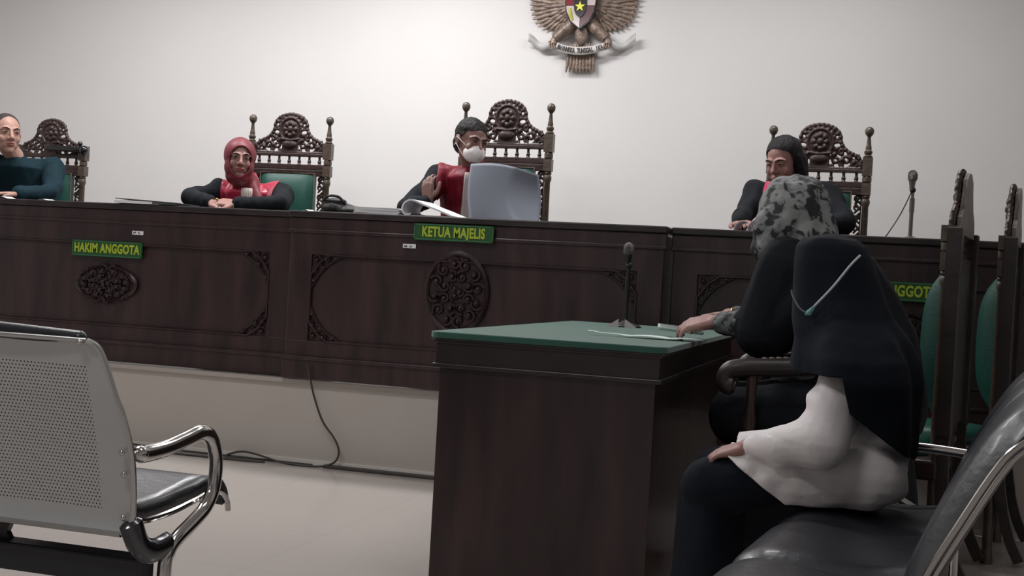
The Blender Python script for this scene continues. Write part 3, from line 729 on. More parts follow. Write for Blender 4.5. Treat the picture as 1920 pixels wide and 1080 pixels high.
def seated_judge(label, loc, yaw, head, hyaw, hpitch, skin, Lel, Lwr, Rel, Rwr, hands, hroll=0, shz=1.02-.42+.0, satin=SATIN, hs=1.0, lips=LIPS, eye_open=1.0, robe_m=BLACK, bibw=(.035, .055), drop=0.0, hwid=.155):
    """everything in the person's own frame: +x is the person's left, -y is forward, z=0 platform. head: centre point"""
    root = thing('person', label, 'person', loc, yaw)
    head = Vector(head); nb = Vector((head.x*.7, head.y*.62+.035, head.z-.128-drop))   # neck base
    Mh = skull_xf(head, hyaw, hpitch, hroll, hs)
    body = MB(); hp = MB(); head_parts(hp); hp.xf(Mh); body.add(hp.v, hp.f)
    neck_top = Mh @ Vector((0, .02, -.05))
    body.caps([neck_top, nb], [.050, .054], 14)
    sw = .172; sz = nb.z-.055
    shl = Vector((sw+nb.x*.6, nb.y+.01, sz)); shr = Vector((-sw+nb.x*.6, nb.y+.01, sz))
    body.caps([shr, nb-Vector((0, 0, .065)), shl], [.045, .048, .045], 12)
    body.loft([((0, .06, .44), .15, .11), ((0, .06, .60), .13, .10), ((nb.x*.5, .05, sz-.15), .155, .105), ((nb.x*.8, nb.y+.01, sz-.02), .15, .09)], 20)
    for s in (-1, 1):
        body.caps([(s*.09, .04, .52), (s*.12, -.36, .50), (s*.12, -.38, .08)], [.085, .065, .045], 10)
        body.caps([(s*.12, -.38, .04), (s*.12, -.50, .035)], [.036, .028], 8)
    for sh_, el, wr in ((shl, Lel, Lwr), (shr, Rel, Rwr)):
        body.caps([sh_, el, wr], [.046, .036, .024], 10)
    for (w_, fw_, nr_, side, curl, th) in hands: hand_parts(body, w_, fw_, nr_, side, curl, thumb=th)
    bm_ = rem(body, .0048, 1, .4)
    bo = obj('body', bm_, skin, root)
    # robe
    rb_ = MB()
    rb_.loft([((0, .05, .06), .30, .27), ((0, .0, .50), .27, .26), ((0, .05, .62), .185, .155), ((nb.x*.5, .045, sz-.15), .190, .135), ((nb.x*.8, nb.y+.005, sz+.00), .165, .105), ((nb.x*.9, nb.y, sz+.055), .085, .075)], 28)
    rb_.caps([shr, nb-Vector((0, -.01, .065)), shl], [.072, .066, .072], 14)
    rb_.caps([nb+Vector((0, .0, -.03)), nb+Vector((0, .006, .012))], [.072, .060], 14)
    for sh_, el, wr in ((shl, Lel, Lwr), (shr, Rel, Rwr)):
        e = Vector(el); w2 = Vector(wr); cuff = e.lerp(w2, .90)
        rb_.caps([sh_, Vector(sh_).lerp(e, .5)+Vector((0, 0, -.01)), e, cuff], [.070, .062, .050, .042], 14)
    rm = rem(rb_, .0075, 3); ripple(rm, folds(.012, 11))
    ro = obj('robe', rm, robe_m, root)
    cx = nb.x*.6
    def front(c, n): return n.y < -.05 or (c.z > sz-.03 and n.z > .2)
    if satin:
        pm = extract(rm, lambda c, n: abs(c.x-cx) < hwid+.0*c.z and c.z > .66 and (n.y < .05 or c.z > sz+.02 and n.z > .3) and (c-nb).xy.length < .30 and abs(c.x-cx) > .01 and c.y < nb.y+.05 and c.y > nb.y-.17, .006)
        obj('satin_front', pm, satin, root, solid=.003)
    if bibw:
        top = nb.z-.03
        g = []
        from mathutils.bvhtree import BVHTree
        bvh = BVHTree.FromPolygons([v.co for v in rm.vertices], [tuple(p.vertices) for p in rm.polygons])
        for i in range(20):
            u = i/19; z = top-(.30)*u; wd = bibw[0]+(bibw[1]-bibw[0])*u; row = []
            for j in range(17):
                x = cx*(1-u*.2)+(j/8-1)*wd
                hit = bvh.ray_cast(Vector((x, nb.y-.6, z)), Vector((0, 1, 0)), 1.0)[0]
                y = hit.y if hit else nb.y-.05
                y = max(y, nb.y-.16)
                row.append((x, y-.013-.004*abs(math.sin(j*1.2))-.006*u, z))
            g.append(row)
        obj('neck_bib', MB().grid(g), BIB, root, solid=.002)
    face_children(bo, Mh, lips, eye_open=eye_open)
    return root, bo, Mh, rm

def toloc(loc, yaw, p):
    v = Vector(p)-Vector(loc); return Matrix.Rotation(-yaw, 3, 'Z') @ v
def R_(loc, yaw, d): return Matrix.Rotation(-yaw, 3, 'Z') @ Vector(d)

def hairline(me, Mh, top, side, back=-.02):
    inv = Mh.inverted()
    def keep(c, n):
        q = inv @ c
        if q.y > back+.03: return True
        if q.y < -.045: return q.z > top+.012*math.cos(q.x*40)-.006
        t = (q.y+.045)/(.045+back+.03); return q.z > top*(1-t)+(-.02)*t
    return extract(me, keep, 0)
# ---- chief judge with the mask
loc, yaw = (-2.12, 6.42, PZ), math.radians(14)
L = lambda p: toloc(loc, yaw, p)
V = lambda d: R_(loc, yaw, d)
rw = L((-2.275, 6.12, 1.352)); lw = L((-1.88, 6.06, 1.30))
root, bo, Mh, rm = seated_judge('judge in white face mask and red-fronted robe, holding up a large sheet', loc, yaw,
    L((-2.112, 6.28, 1.685)), math.radians(50)-yaw, math.radians(12), SKIND,
    L((-1.80, 6.17, 1.335)), lw, L((-2.40, 6.14, 1.315)), rw,
    [(rw, V((-.08, -.10, 1)), V((-.3, -.9, -.2)), 1, .75, .7), (lw, V((.3, -.3, .15)), V((.1, -.2, 1)), -1, .6, .7)], satin=SATIND, lips=None, hs=1.0, hroll=math.radians(4), drop=.005, hwid=.19, bibw=(.038, .062))
hr = MB().ball((0, .022, .040), (.081, .098, .086), 28, 18).ball((0, .060, -.01), (.070, .058, .075), 20, 14)
hm = rem(hr.xf(Mh), .005, 1); hm = ripple(hm, folds(.003, 40, (1, 1, 1)))
hm = hairline(hm, Mh, .066, .02)
obj('hair', hm, HAIR, root)
mk = MB().ball((0, -.052, -.055), (.060, .058, .050), 24, 16).ball((0, -.088, -.045), (.022, .030, .040), 16, 12)
mm = rem(mk.xf(Mh), .0045, 2); inv = Mh.inverted()
mm = extract(mm, lambda c, n: (inv @ c).y < -.030 and (inv @ c).z < -.012+.018*max(0, 1-abs((inv @ c).x)/.03), 0)
mo = obj('face_mask', mm, MASKM, root, solid=.002)
for s in (1, -1):
    for z0, z1 in ((-.022, .010), (-.080, -.025)):
        obj('ear_loop', MB().tube([Mh @ Vector(p) for p in smoothpath([(s*.056, -.045, z0), (s*.072, -.02, (z0+z1)/2), (s*.084, .010, z1), (s*.080, .03, z1-.01)])], .0022, 6), MASKM, mo)
# ---- big sheet of paper he holds
g = []
TLc, TRc, BRc, BLc = Vector((-2.000, 5.98, 1.538)), Vector((-1.682, 5.98, 1.505)), Vector((-1.650, 5.92, DZ+.003)), Vector((-1.975, 5.92, DZ+.003))
for i in range(21):
    u = i/20; row = []
    for j in range(25):
        v = j/24
        p = TLc.lerp(TRc, v).lerp(BLc.lerp(BRc, v), u)
        p.z += .020*math.sin(PI*v)*(1-u)
        k = .74-.13*math.sin(PI*u)
        p.y += (.45*(v-k) if v > k else .03*(v-k)) - .03*math.sin(PI*u)*(.5-v)
        p.x += -.010*math.sin(PI*u)+.008*u*(v<.2)
        row.append(p)
    g.append(row)
tag(obj('large_paper_sheet', MB().grid(g), PAPERG, solid=.001, ang=80), 'large grey-looking printed sheet held up in front of the masked judge', 'paper')

# ---- judge in maroon headscarf
loc, yaw = (-3.41, 6.42, PZ), math.radians(16)
L = lambda p: toloc(loc, yaw, p); V = lambda d: R_(loc, yaw, d)
rw = L((-3.49, 6.04, 1.290)); lw = L((-3.33, 6.02, 1.286))
hc = L((-3.445, 6.24, 1.552))
root, bo, Mh, rm = seated_judge('woman judge in maroon headscarf and red satin-fronted robe, hands clasped on desk', loc, yaw,
    hc, math.radians(33)-yaw, math.radians(4), SKIN,
    L((-3.145, 6.16, 1.315)), lw, L((-3.70, 6.16, 1.325)), rw,
    [(rw, V((.9, -.25, .10)), V((-.1, -.3, 1)), 1, .75, .5), (lw, V((-.9, -.25, .12)), V((.1, -.5, .9)), -1, .8, .5)], lips=LIPSR, hs=.96, hroll=math.radians(2), bibw=(.030, .042))
def scarf(root, Mh, m_, chest=True, face=(.061, .086, -.012), name='headscarf', extra=None, amp=.004):
    hb = MB().ball((0, .012, .022), (.088, .106, .102), 28, 18).ball((0, -.022, -.045), (.080, .078, .085), 24, 16)
    hb.ball((0, -.01, -.095), (.070, .075, .06), 20, 12)
    hb.xf(Mh)
    if extra:
        for p in extra: hb.caps(p[0], p[1], 16)
    me = rem(hb, .0055, 3)
    inv = Mh.inverted()
    def keep(c, n):
        q = inv @ c
        return not (q.y < -.02 and (q.x/face[0])**2+((q.z-face[2])/face[1])**2 < 1)
    ripple(me, folds(amp, 16, (1, 1, .6)))
    me = extract(me, keep, 0)
    return obj(name, me, m_, root, solid=.006)
nb = Vector((hc.x*.7, hc.y*.62+.035, hc.z-.128))
scarf(root, Mh, MAROON, extra=[([Mh @ Vector((0, .0, -.08)), nb+Vector((0, -.01, -.01))], [.060, .068]), ([nb+Vector((.03, -.03, -.0)), nb+Vector((.085, -.075, -.09))], [.045, .030])])
obj('wristwatch', MB().tube([lw+V((.02*math.sin(0), .027*math.cos(a*PI/6), .025*math.sin(a*PI/6))) for a in range(13)], .007, 6), mat('watch_cream', (.7, .68, .6), .3), root)
obj('ring', MB().ball(rw+V((.06, -.05, .02)), .008), mat('gold', (.6, .35, .06), .3, .8), root)

# ---- long-haired judge on the right
loc, yaw = (-.42, 6.44, PZ), math.radians(-4)
L = lambda p: toloc(loc, yaw, p); V = lambda d: R_(loc, yaw, d)
rw = L((-.66, 6.06, 1.300)); lw = L((-.34, 6.04, 1.30))
root, bo, Mh, rm = seated_judge('woman judge with long black hair, looking down at papers', loc, yaw,
    L((-.492, 6.26, 1.622)), math.radians(-26)-yaw, math.radians(20), SKIN,
    L((-.18, 6.16, 1.33)), lw, L((-.66, 6.22, 1.36)), rw,
    [(rw, V((.3, -.9, .0)), V((-.1, -.1, 1)), 1, .5, .5), (lw, V((-.5, -.8, .0)), V((.1, 0, 1)), -1, .5, .5)], satin=mat('bright_pink_satin', (.62, .02, .10), .3, bump=.4, bscale=14, sheen=.3), eye_open=.45, hroll=0, drop=-.03, hwid=.13)
hr = MB().ball((0, .024, .038), (.086, .102, .090), 28, 18).ball((0, .07, -.03), (.082, .055, .10), 24, 14).xf(Mh)
nbk = Mh @ Vector((0, .09, -.03))
hr.caps([nbk, nbk+Vector((.01, .01, -.13)), nbk+Vector((.02, .02, -.27))], [.075, .078, .06], 14)
hr.caps([Mh @ Vector((.072, .01, .02)), Mh @ Vector((.080, .03, -.08)), nbk+Vector((.06, -.03, -.2))], [.024, .028, .03], 12)
hm = rem(hr, .006, 1); hm = ripple(hm, folds(.004, 30, (1, 1, .2))); hm = hairline(hm, Mh, .078, .0, -.045); obj('hair', hm, HAIR, root)
obj('earring', MB().ball(Mh @ Vector((-.080, .0, -.05)), .008), CHROME, root)
# rolled papers she reads
t = thing('curled_papers', 'curled pages lying on the desk before the long-haired judge', 'papers', (-.62, 5.90, DZ))
for k, (x, r, a0, a1) in enumerate(((0.0, .035, 20, 200), (.075, .045, 10, 190))):
    g = [[(x+r*math.cos(math.radians(a0+(a1-a0)*i/16))*1.2, -.10, .002+r*max(0, math.sin(math.radians(a0+(a1-a0)*i/16)))*1.3), (x+.01+r*math.cos(math.radians(a0+(a1-a0)*i/16))*1.2, .02, .002+r*max(0, math.sin(math.radians(a0+(a1-a0)*i/16)))*1.2)] for i in range(17)]
    obj('page', MB().grid(g), mat('pinkish_paper', (.66, .58, .62), .7), t, solid=.002)
obj('flat_page', MB().box((.05, -.02, .001), (.25, .18, .002)), PAPER, t, smooth=False)

# ---- man at far left
loc, yaw = (-4.92, 6.44, PZ), math.radians(30)
L = lambda p: toloc(loc, yaw, p); V = lambda d: R_(loc, yaw, d)
rw = L((-5.02, 6.02, 1.29)); lw = L((-4.72, 6.02, 1.29))
root, bo, Mh, rm = seated_judge('short-haired man in dark blue and teal clothes, cut off by the left edge', loc, yaw,
    L((-4.985, 6.24, 1.655)), math.radians(56)-yaw, math.radians(0), SKINL,
    L((-4.66, 6.24, 1.33)), lw, L((-5.16, 6.2, 1.32)), rw,
    [(rw, V((.5, -.8, 0)), V((0, 0, 1)), 1, .4, .5), (lw, V((-.5, -.8, 0)), V((0, 0, 1)), -1, .4, .5)], satin=None, robe_m=NAVY2, bibw=None, eye_open=.8, hs=1.04)
hr = MB().ball((0, .026, .042), (.077, .092, .080), 28, 18).ball((0, .055, .0), (.070, .055, .070), 20, 14)
obj('hair', hairline(rem(hr.xf(Mh), .005, 1), Mh, .066, .0), mat('cropped_hair', (.035, .025, .022), .7, bump=.5, bscale=300), root)

# ------------------------------------------------------------------ woman in the floral headscarf at the table (faces -X)
loc, yaw = (-.10, 4.30, 0), -PI/2
root = thing('person', 'woman in floral headscarf and black robe leaning over the green table with a phone', 'person', loc, yaw)
def W2(p): return toloc(loc, yaw, p)
hd = W2((-.285, 4.30, 1.245)); Mh = skull_xf(hd, math.radians(-35), math.radians(22))
b = MB(); hp = MB(); head_parts(hp); hp.xf(Mh); b.add(hp.v, hp.f)
nbw = (-.20, 4.29, 1.09)
b.caps([Mh @ Vector((0, .02, -.05)), W2(nbw)], [.05, .055])
b.caps([W2((-.02, 4.29, .60)), W2((-.06, 4.29, .80)), W2((-.17, 4.29, 1.0))], [.14, .13, .12], 16)
S1, S2 = (-.20, 4.11, 1.00), (-.20, 4.48, 1.00)
E1, E2 = (-.37, 4.12, .865), (-.37, 4.48, .865)
H1, H2 = (-.520, 4.185, .872), (-.505, 4.43, .892)
for S_, E_, H_ in ((S1, E1, H1), (S2, E2, H2)): b.caps([W2(S_), W2(E_), W2(H_)], [.048, .038, .025], 10)
dv = lambda d: R_(loc, yaw, d)
hand_parts(b, W2(H1), dv((-1, .18, -.16)), dv((.1, -.45, 1)), 1, .75, L=.19)
hand_parts(b, W2(H2), dv((-1, -.32, -.14)), dv((.1, .1, 1)), -1, .7, L=.18)
for y in (4.20, 4.39):
    b.caps([W2((-.02, y, .58)), W2((-.44, y, .56)), W2((-.42, y, .10))], [.085, .062, .045], 10)
    b.caps([W2((-.42, y, .045)), W2((-.54, y, .03))], [.036, .026], 8)
bo = obj('body', rem(b, .005, 1, .4), SKIN, root)
r = MB()
r.caps([W2((.0, 4.29, .62)), W2((-.03, 4.29, .80)), W2((-.14, 4.29, .99))], [.17, .17, .165], 20)
r.caps([W2(S1), W2(nbw), W2(S2)], [.085, .085, .085], 16)
for y in (4.14, 4.29, 4.45):
    r.caps([W2((-.295, y, 1.06)), W2((-.33, y, .95)), W2((-.362, y, .855))], [.10, .10, .095], 16)
    r.caps([W2((-.02, y, .60)), W2((-.42, y, .575))], [.12, .10], 14)
for S_, E_, H_ in ((S1, E1, H1), (S2, E2, H2)):
    e, h = Vector(E_), Vector(H_)
    r.caps([W2(S_), W2(e+Vector((.03, 0, 0))), W2(e.lerp(h, .30)+Vector((0, 0, .005)))], [.082, .070, .055], 14)
r.loft([(W2((-.16, 4.295, .05)), .26, .34), (W2((-.16, 4.295, .40)), .24, .31), (W2((-.14, 4.295, .60)), .22, .26), (W2((-.04, 4.295, .68)), .18, .16)], 24)
rm = rem(r, .008, 3); ripple(rm, folds(.012, 8)); obj('robe', rm, BLACK, root)
for E_, H_ in ((E1, H1), (E2, H2)):
  cf = MB(); e, h = Vector(E_), Vector(H_); cf.caps([W2(e.lerp(h, .22)), W2(e.lerp(h, .78))], [.050, .040], 12)
  cfm = rem(cf, .006, 2); ripple(cfm, folds(.006, 30, (1, 1, 1))); obj('blouse_cuff', cfm, floral_mat('grey_floral_cuff', (.11, .12, .12), (.02, .02, .022), 30), root)
for H_ in (H1, H2):
    br = MB(); h = W2(Vector(H_)+Vector((.012, 0, 0))); br.tube([h+Vector((.027*math.cos(a*PI/8), 0, .026*math.sin(a*PI/8))) for a in range(17)], .0035, 6)
    obj('bracelet', br, mat('gold', (0, 0, 0)), root)
sc = MB().ball(W2((-.292, 4.30, 1.240)), (.125, .120, .138), 32, 20).ball(W2((-.335, 4.30, 1.20)), (.11, .085, .11), 24, 16)
sc.caps([W2((-.26, 4.29, 1.20)), W2((-.24, 4.28, 1.12))], [.11, .11], 18)
sc.caps([W2((-.34, 4.24, 1.19)), W2((-.375, 4.22, 1.125))], [.085, .045], 14)
sm_ = rem(sc, .006, 2); ripple(sm_, folds(.012, 9, (1, 1, .7))); ripple(sm_, folds(.004, 30, (1, 1, .6)))
inv = Mh.inverted()
sm_ = extract(sm_, lambda c, n: not ((inv @ c).y < -.03 and ((inv @ c).x/.055)**2+(((inv @ c).z+.008)/.08)**2 < 1), 0)
obj('headscarf', sm_, FLORAL, root, solid=.005)
face_children(bo, Mh, LIPS)
# phone in her hands, paper strip on the cloth
t = thing('smartphone', 'pale-cased phone lying under the hands of the woman at the table', 'phone', (-.668, 4.41, .828), math.radians(12))
t.rotation_euler = (math.radians(8), math.radians(4), math.radians(12))
obj('case', slab(rrect(-.08, -.038, .08, .038, .01), 0, .010), mat('pale_green_case', (.42, .55, .50), .4), t, bevel=.002, ang=30)
obj('screen', slab(rrect(-.072, -.032, .072, .032, .006), .0102, .0108), mat('screen_glass', (.05, .13, .11), .08, coat=.6), t, ang=30)
g = []
a_, b_ = Vector((-.935, 4.13, .806)), Vector((-.550, 4.16, .806))
for i in range(31):
    u = i/30; p = a_.lerp(b_, u); wd = .012+.036*max(0, math.sin((u-.25)*PI/.75)) if u > .25 else .010
    z = .0025+.004*abs(math.sin(u*9))+(.01*(1-u*8) if u < .125 else 0); off = .012*math.sin(u*5)
    g.append([p+Vector((0, off-wd, z-.001)), p+Vector((0, off, z)), p+Vector((0, off+wd, z))])
o = obj('folded_mask_strip', MB().grid(g), mat('pale_strip', (.66, .80, .76), .6), solid=.002); tag(o, 'thin white strip of folded cloth lying along the green table cloth', 'strip')
# ------------------------------------------------------------------ woman in black headscarf and white blouse on the black bench (faces -X)
loc, yaw = (0.0, 3.38, 0), -PI/2
root = thing('person', 'woman in black headscarf and white blouse sitting on the black bench, seen from behind', 'person', loc, yaw)
W2 = lambda p: toloc(loc, yaw, p); dv = lambda d: R_(loc, yaw, d)
hd = W2((-.118, 3.375, 1.010)); Mh = skull_xf(hd, math.radians(-48), math.radians(18), 0, .93)
b = MB(); hp = MB(); head_parts(hp); hp.xf(Mh); b.add(hp.v, hp.f)
b.caps([Mh @ Vector((0, .02, -.05)), W2((-.05, 3.37, .89))], [.05, .055])
b.caps([W2((-.01, 3.38, .56)), W2((-.01, 3.38, .66)), W2((-.02, 3.38, .80))], [.085, .085, .085], 16)
S1, S2 = (-.065, 3.26, .79), (-.03, 3.52, .80)
E1, E2 = (-.120, 3.165, .618), (-.10, 3.56, .58)
H1, H2 = (-.305, 3.245, .580), (-.27, 3.49, .560)
for S_, E_, H_ in ((S1, E1, H1), (S2, E2, H2)): b.caps([W2(S_), W2(E_), W2(H_)], [.045, .036, .024], 10)
hand_parts(b, W2(H1), dv((-1, .22, -.28)), dv((-.2, -.25, 1)), 1, .45, L=.145)
hand_parts(b, W2(H2), dv((-1, -.2, -.12)), dv((-.15, 0, 1)), -1, .35, L=.145)
for y in (3.29, 3.47):
    b.caps([W2((-.02, y, .53)), W2((-.40, y, .475)), W2((-.39, y, .10))], [.07, .055, .04], 10)
    b.caps([W2((-.39, y, .05)), W2((-.51, y, .03))], [.034, .026], 8)
bo = obj('body', rem(b, .005, 1, .4), SKIN, root)
sk = MB()
sk.caps([W2((-.0, 3.31, .525)), W2((-.25, 3.29, .508)), W2((-.395, 3.28, .468))], [.078, .080, .078], 16)
sk.caps([W2((-.0, 3.45, .525)), W2((-.25, 3.47, .508)), W2((-.395, 3.48, .468))], [.078, .080, .078], 16)
sk.caps([W2((-.22, 3.38, .5)), W2((-.40, 3.38, .47))], [.075, .07], 14)
sk.loft([(W2((-.395, 3.38, .06)), .20, .115), (W2((-.395, 3.38, .25)), .185, .095), (W2((-.40, 3.38, .46)), .165, .082)], 24)
km = rem(sk, .008, 3); ripple(km, folds(.007, 9)); obj('skirt', km, NAVY, root)
bl = MB()
bl.caps([W2((.0, 3.36, .545)), W2((-.006, 3.36, .62)), W2((-.01, 3.37, .72)), W2((-.02, 3.38, .80))], [.098, .106, .105, .10], 20)
bl.caps([W2((.0, 3.30, .537)), W2((-.0, 3.45, .537))], [.093, .093], 20)
bl.caps([W2((.0, 3.31, .538)), W2((-.20, 3.29, .515)), W2((-.34, 3.29, .495))], [.096, .092, .086], 16)
bl.caps([W2((.0, 3.45, .538)), W2((-.20, 3.47, .525)), W2((-.34, 3.47, .505))], [.096, .094, .088], 16)
bl.caps([W2((-.02, 3.38, .56)), W2((-.22, 3.38, .525))], [.09, .078], 16)
bl.caps([W2(S1), W2((-.03, 3.38, .84)), W2(S2)], [.068, .07, .068], 16)
for S_, E_, H_ in ((S1, E1, H1), (S2, E2, H2)):
    s_, e, h = Vector(S_), Vector(E_), Vector(H_)
    bl.caps([W2(s_), W2(s_.lerp(e, .5)), W2(e), W2(e.lerp(h, .45)), W2(e.lerp(h, .88))], [.060, .070, .064, .055, .036], 16)
bm2 = rem(bl, .0065, 3)
inv2 = Matrix.Rotation(yaw, 3, 'Z')
def wpos(c): return inv2 @ c + Vector(loc)
def bf(c, n):
    q = wpos(c)
    if q.y > 3.4: return 0
    d = q.x*.55+q.z*.9 if q.z > .62 else q.x*.9+q.z*.6
    f = .006*math.sin(d*55+3*noise.noise(q*6)) * max(0, noise.noise(q*5+Vector((3, 1, 0)))+.25)*1.3
    
    g = .0045*math.sin((q.x*.8+q.z)*75+4*noise.noise(q*5)) if q.z > .56 else .004*math.sin((q.x*1.2-q.z*.4)*60+3*noise.noise(q*4))
    return f+g*max(0, .3+noise.noise(q*6+Vector((1, 5, 2))))*1.6+.009*noise.noise(q*9)
ripple(bm2, bf)
# hem: cut the part below the seat line and in front of the shirt tail
def hem(c):
    q = wpos(c)
    return q.z > .450 and q.z > .450+(-.20-q.x)*.72 and (q.x > -.345 or q.z > .60)
bm2 = cutmesh(bm2, [(W2((0, 0, .45)), dv((0, 0, 1))), (W2((-.20, 3.3, .45)), dv((.72, 0, 1)).normalized())], hem)
obj('blouse', bm2, BLOUSE, root, solid=.004)
# headscarf draped over head, shoulders and back
hs_ = MB()
RG = [(1.138, -.135, .035, .04), (1.130, -.135, .072, .075), (1.11, -.132, .092, .095), (1.07, -.125, .104, .108), (1.02, -.115, .112, .115), (.97, -.104, .118, .125), (.92, -.090, .126, .150),
      (.87, -.062, .138, .225), (.82, -.050, .152, .265), (.77, -.044, .158, .270), (.70, -.020, .134, .235), (.62, -.012, .124, .21), (.58, -.012, .122, .20)]
hs_.loft([(W2((cx_, 3.37, z)), ry_, rx_) for z, cx_, rx_, ry_ in RG][::-1], 36)
hsm = rem(hs_, .0065, 4)
ripple(hsm, folds(.010, 7, (1, 1, .5)))
def drape(c, n):
    q = wpos(c); k = max(0, min(1, (1.02-q.z)/.2))
    return k*.006*math.sin(math.atan2(q.y-3.37, q.x+.05)*9+q.z*6)
ripple(hsm, drape)
def scf(c):
    x, z = wpos(c).x, wpos(c).z
    return z > (.785 if x < -.075 else max(.785-(x+.075)*4, .70-(x+.055)*.75))
hsm = cutmesh(hsm, [(W2((0, 0, .785)), dv((0, 0, 1))), (W2((-.055, 3.3, .70)), dv((.75, 0, 1)).normalized()), (W2((-.075, 3.3, .785)), dv((4, 0, 1)).normalized())], scf)
obj('headscarf', hsm, NAVY, root, solid=.005)
face_children(bo, Mh, LIPS)
# mask hanging from a white strap behind her ear
def on(px): return px
ms = MB().tube([W2(p) for p in smoothpath([(-.053, 3.262, 1.086), (-.075, 3.248, 1.060), (-.113, 3.232, 1.005), (-.148, 3.225, .962), (-.166, 3.228, .940)])], .0032, 6)
obj('mask_strap', ms, mat('mask_strap_white', (.55, .58, .60), .6), root)
obj('hanging_mask', MB().tube([W2(p) for p in ((-.157, 3.222, .950), (-.168, 3.226, .935), (-.176, 3.236, .932))], [.004, .008, .005], 8), mat('mask_teal', (.16, .36, .38), .6), root)
obj('mask_cord', MB().tube([W2(p) for p in smoothpath([(-.170, 3.228, .932), (-.192, 3.232, .945), (-.212, 3.245, .975), (-.216, 3.25, .990)])], .0022, 6), mat('mask_cord_grey', (.14, .16, .19), .6), root)

# ------------------------------------------------------------------ metal bench, left foreground (faces +Y)
bench = thing('metal_bench', 'silver perforated metal waiting bench seen from behind in the left foreground', 'bench', (-1.45, 2.25, 0))
O = Vector((-1.45, 2.25, 0))
def lp(p): return Vector(p)-O
edge = [(-1.472, 2.255, .405), (-1.456, 2.262, .43), (-1.447, 2.252, .49), (-1.445, 2.232, .58), (-1.455, 2.208, .66), (-1.466, 2.195, .70), (-1.482, 2.178, .765), (-1.494, 2.168, .795), (-1.515, 2.162, .806)]
def seat_unit(parent, dx):
    ep = smoothpath([lp(p)+Vector((dx, 0, 0)) for p in edge], 4)
    W_ = .50
    g = []
    for p in ep:
        row = []
        for j in range(13):
            u = j/12
            row.append(p+Vector((-W_*u+.0*(u), .012*math.sin(PI*u), .0)))
        g.append(row)
    mb = MB().grid(g); me = mb.mesh('bp')
    uv = me.uv_layers.new(name='UVMap')
    zs = {}
    for poly in me.polygons:
        for li in poly.loop_indices:
            v = me.vertices[me.loops[li].vertex_index].co
            uv.data[li].uv = (-(v.x-dx)+.0, v.z-.42)
    bp = obj('backrest', me, PERF, parent, solid=0, ang=60)
    et = MB().tube([p+Vector((.004, 0, 0)) for p in ep], .0065, 8).tube([ep[-1]+Vector((-.5*i/6, .003, 0)) for i in range(7)], .005, 8).tube([ep[0]+Vector((-.5*i/6, .003, 0)) for i in range(7)], .006, 8)
    obj('edge_frame', et, mat('satin_steel', (.55, .55, .54), .28, .85), bp)
    bo_ = MB()
    for z in (.545, .585, .44): 
        q = min(ep, key=lambda a: abs(a.z-z)); bo_.ball(q+Vector((-.012, -.010, 0)), (.007, .006, .007), 10, 6)
    q = ep[-3]; bo_.ball(q+Vector((-.02, -.008, 0)), (.008, .005, .006), 10, 6)
    obj('rivets', bo_, CHROME, bp)
    # front pad on the back (black, its rolled top shows above the plate)
    pd = MB()
    bx = [p+Vector((-.03, .028, -.004)) for p in ep]
    g = []
    for i, p in enumerate(bx):
        g.append([p+Vector((-.43*j/10, .012, 0)) for j in range(11)])
    pd.grid(g)
    obj('back_pad', pd, VINYL, bp, solid=.022)
    roll = MB().caps([lp((-1.545+dx, 2.185, .808)), lp((-1.90+dx, 2.185, .818))], [.016, .018], 14)
    obj('headrest_roll', roll, VINYL, bp)
    sp = MB()
    prof = [(2.285, .452), (2.32, .436), (2.42, .436), (2.52, .446), (2.60, .456), (2.645, .450), (2.675, .425), (2.685, .40)]
    pr = smoothpath([(0, y, z) for y, z in prof], 4)
    sp.grid([[lp((-1.47+dx-.46*j/8, p.y, p.z+.006)) for j in range(9)] for p in pr])
    se = obj('seat', sp, VINYL, parent, solid=.03)
    obj('seat_edge', MB().tube([lp((-1.462+dx, p.y, p.z-.012)) for p in pr], .007, 8), CHROME, se)
for k in range(2): seat_unit(bench, -.54*k)
def arm(parent, dx):
    path = [(2.262, .574), (2.29, .572), (2.36, .575), (2.44, .586), (2.50, .594), (2.545, .578), (2.570, .540), (2.576, .50), (2.568, .455), (2.535, .418), (2.48, .392), (2.42, .368), (2.39, .345), (2.378, .30), (2.378, .04)]
    pts = smoothpath([lp((-1.44+dx, y, z)) for y, z in path], 5)
    obj('armrest', MB().tube(pts, .0185, 12, flat=.8, up=(1, 0, 0)), CHROME, parent)
    obj('arm_knob', MB().ball(lp((-1.44+dx, 2.262, .575)), (.017, .022, .017)), CHROME, parent)
    br = smoothpath([lp((-1.455+dx, 2.262, .435)), lp((-1.448+dx, 2.285, .385)), lp((-1.445+dx, 2.33, .360)), lp((-1.445+dx, 2.40, .366))], 6)
    obj('seat_bracket', MB().tube(br, [.012]+[.018]*17+[.014], 10, flat=1.5, up=(0, 0, 1)), mat('dark_chrome', (.10, .10, .11), .18, .9), parent)
    obj('foot_bar', MB().caps([lp((-1.44+dx, 2.08, .025)), lp((-1.44+dx, 2.378, .06)), lp((-1.44+dx, 2.62, .025))], [.016, .02, .016], 10), CHROME, parent)
arm(bench, 0); arm(bench, -1.08)
obj('beam', MB().bb(lp((-2.55, 2.305, .285)), lp((-1.455, 2.365, .345))), mat('beam_black', (.02, .022, .026), .4), bench, smooth=False, bevel=.006)
obj('support_bracket', MB().prism([(-.34, .33), (-.40, .33), (-.60, .33), (-.60, .43), (-.335, .43), (-.345, .395), (-.36, .36)], .085, .10), PLAST, bench, smooth=False)

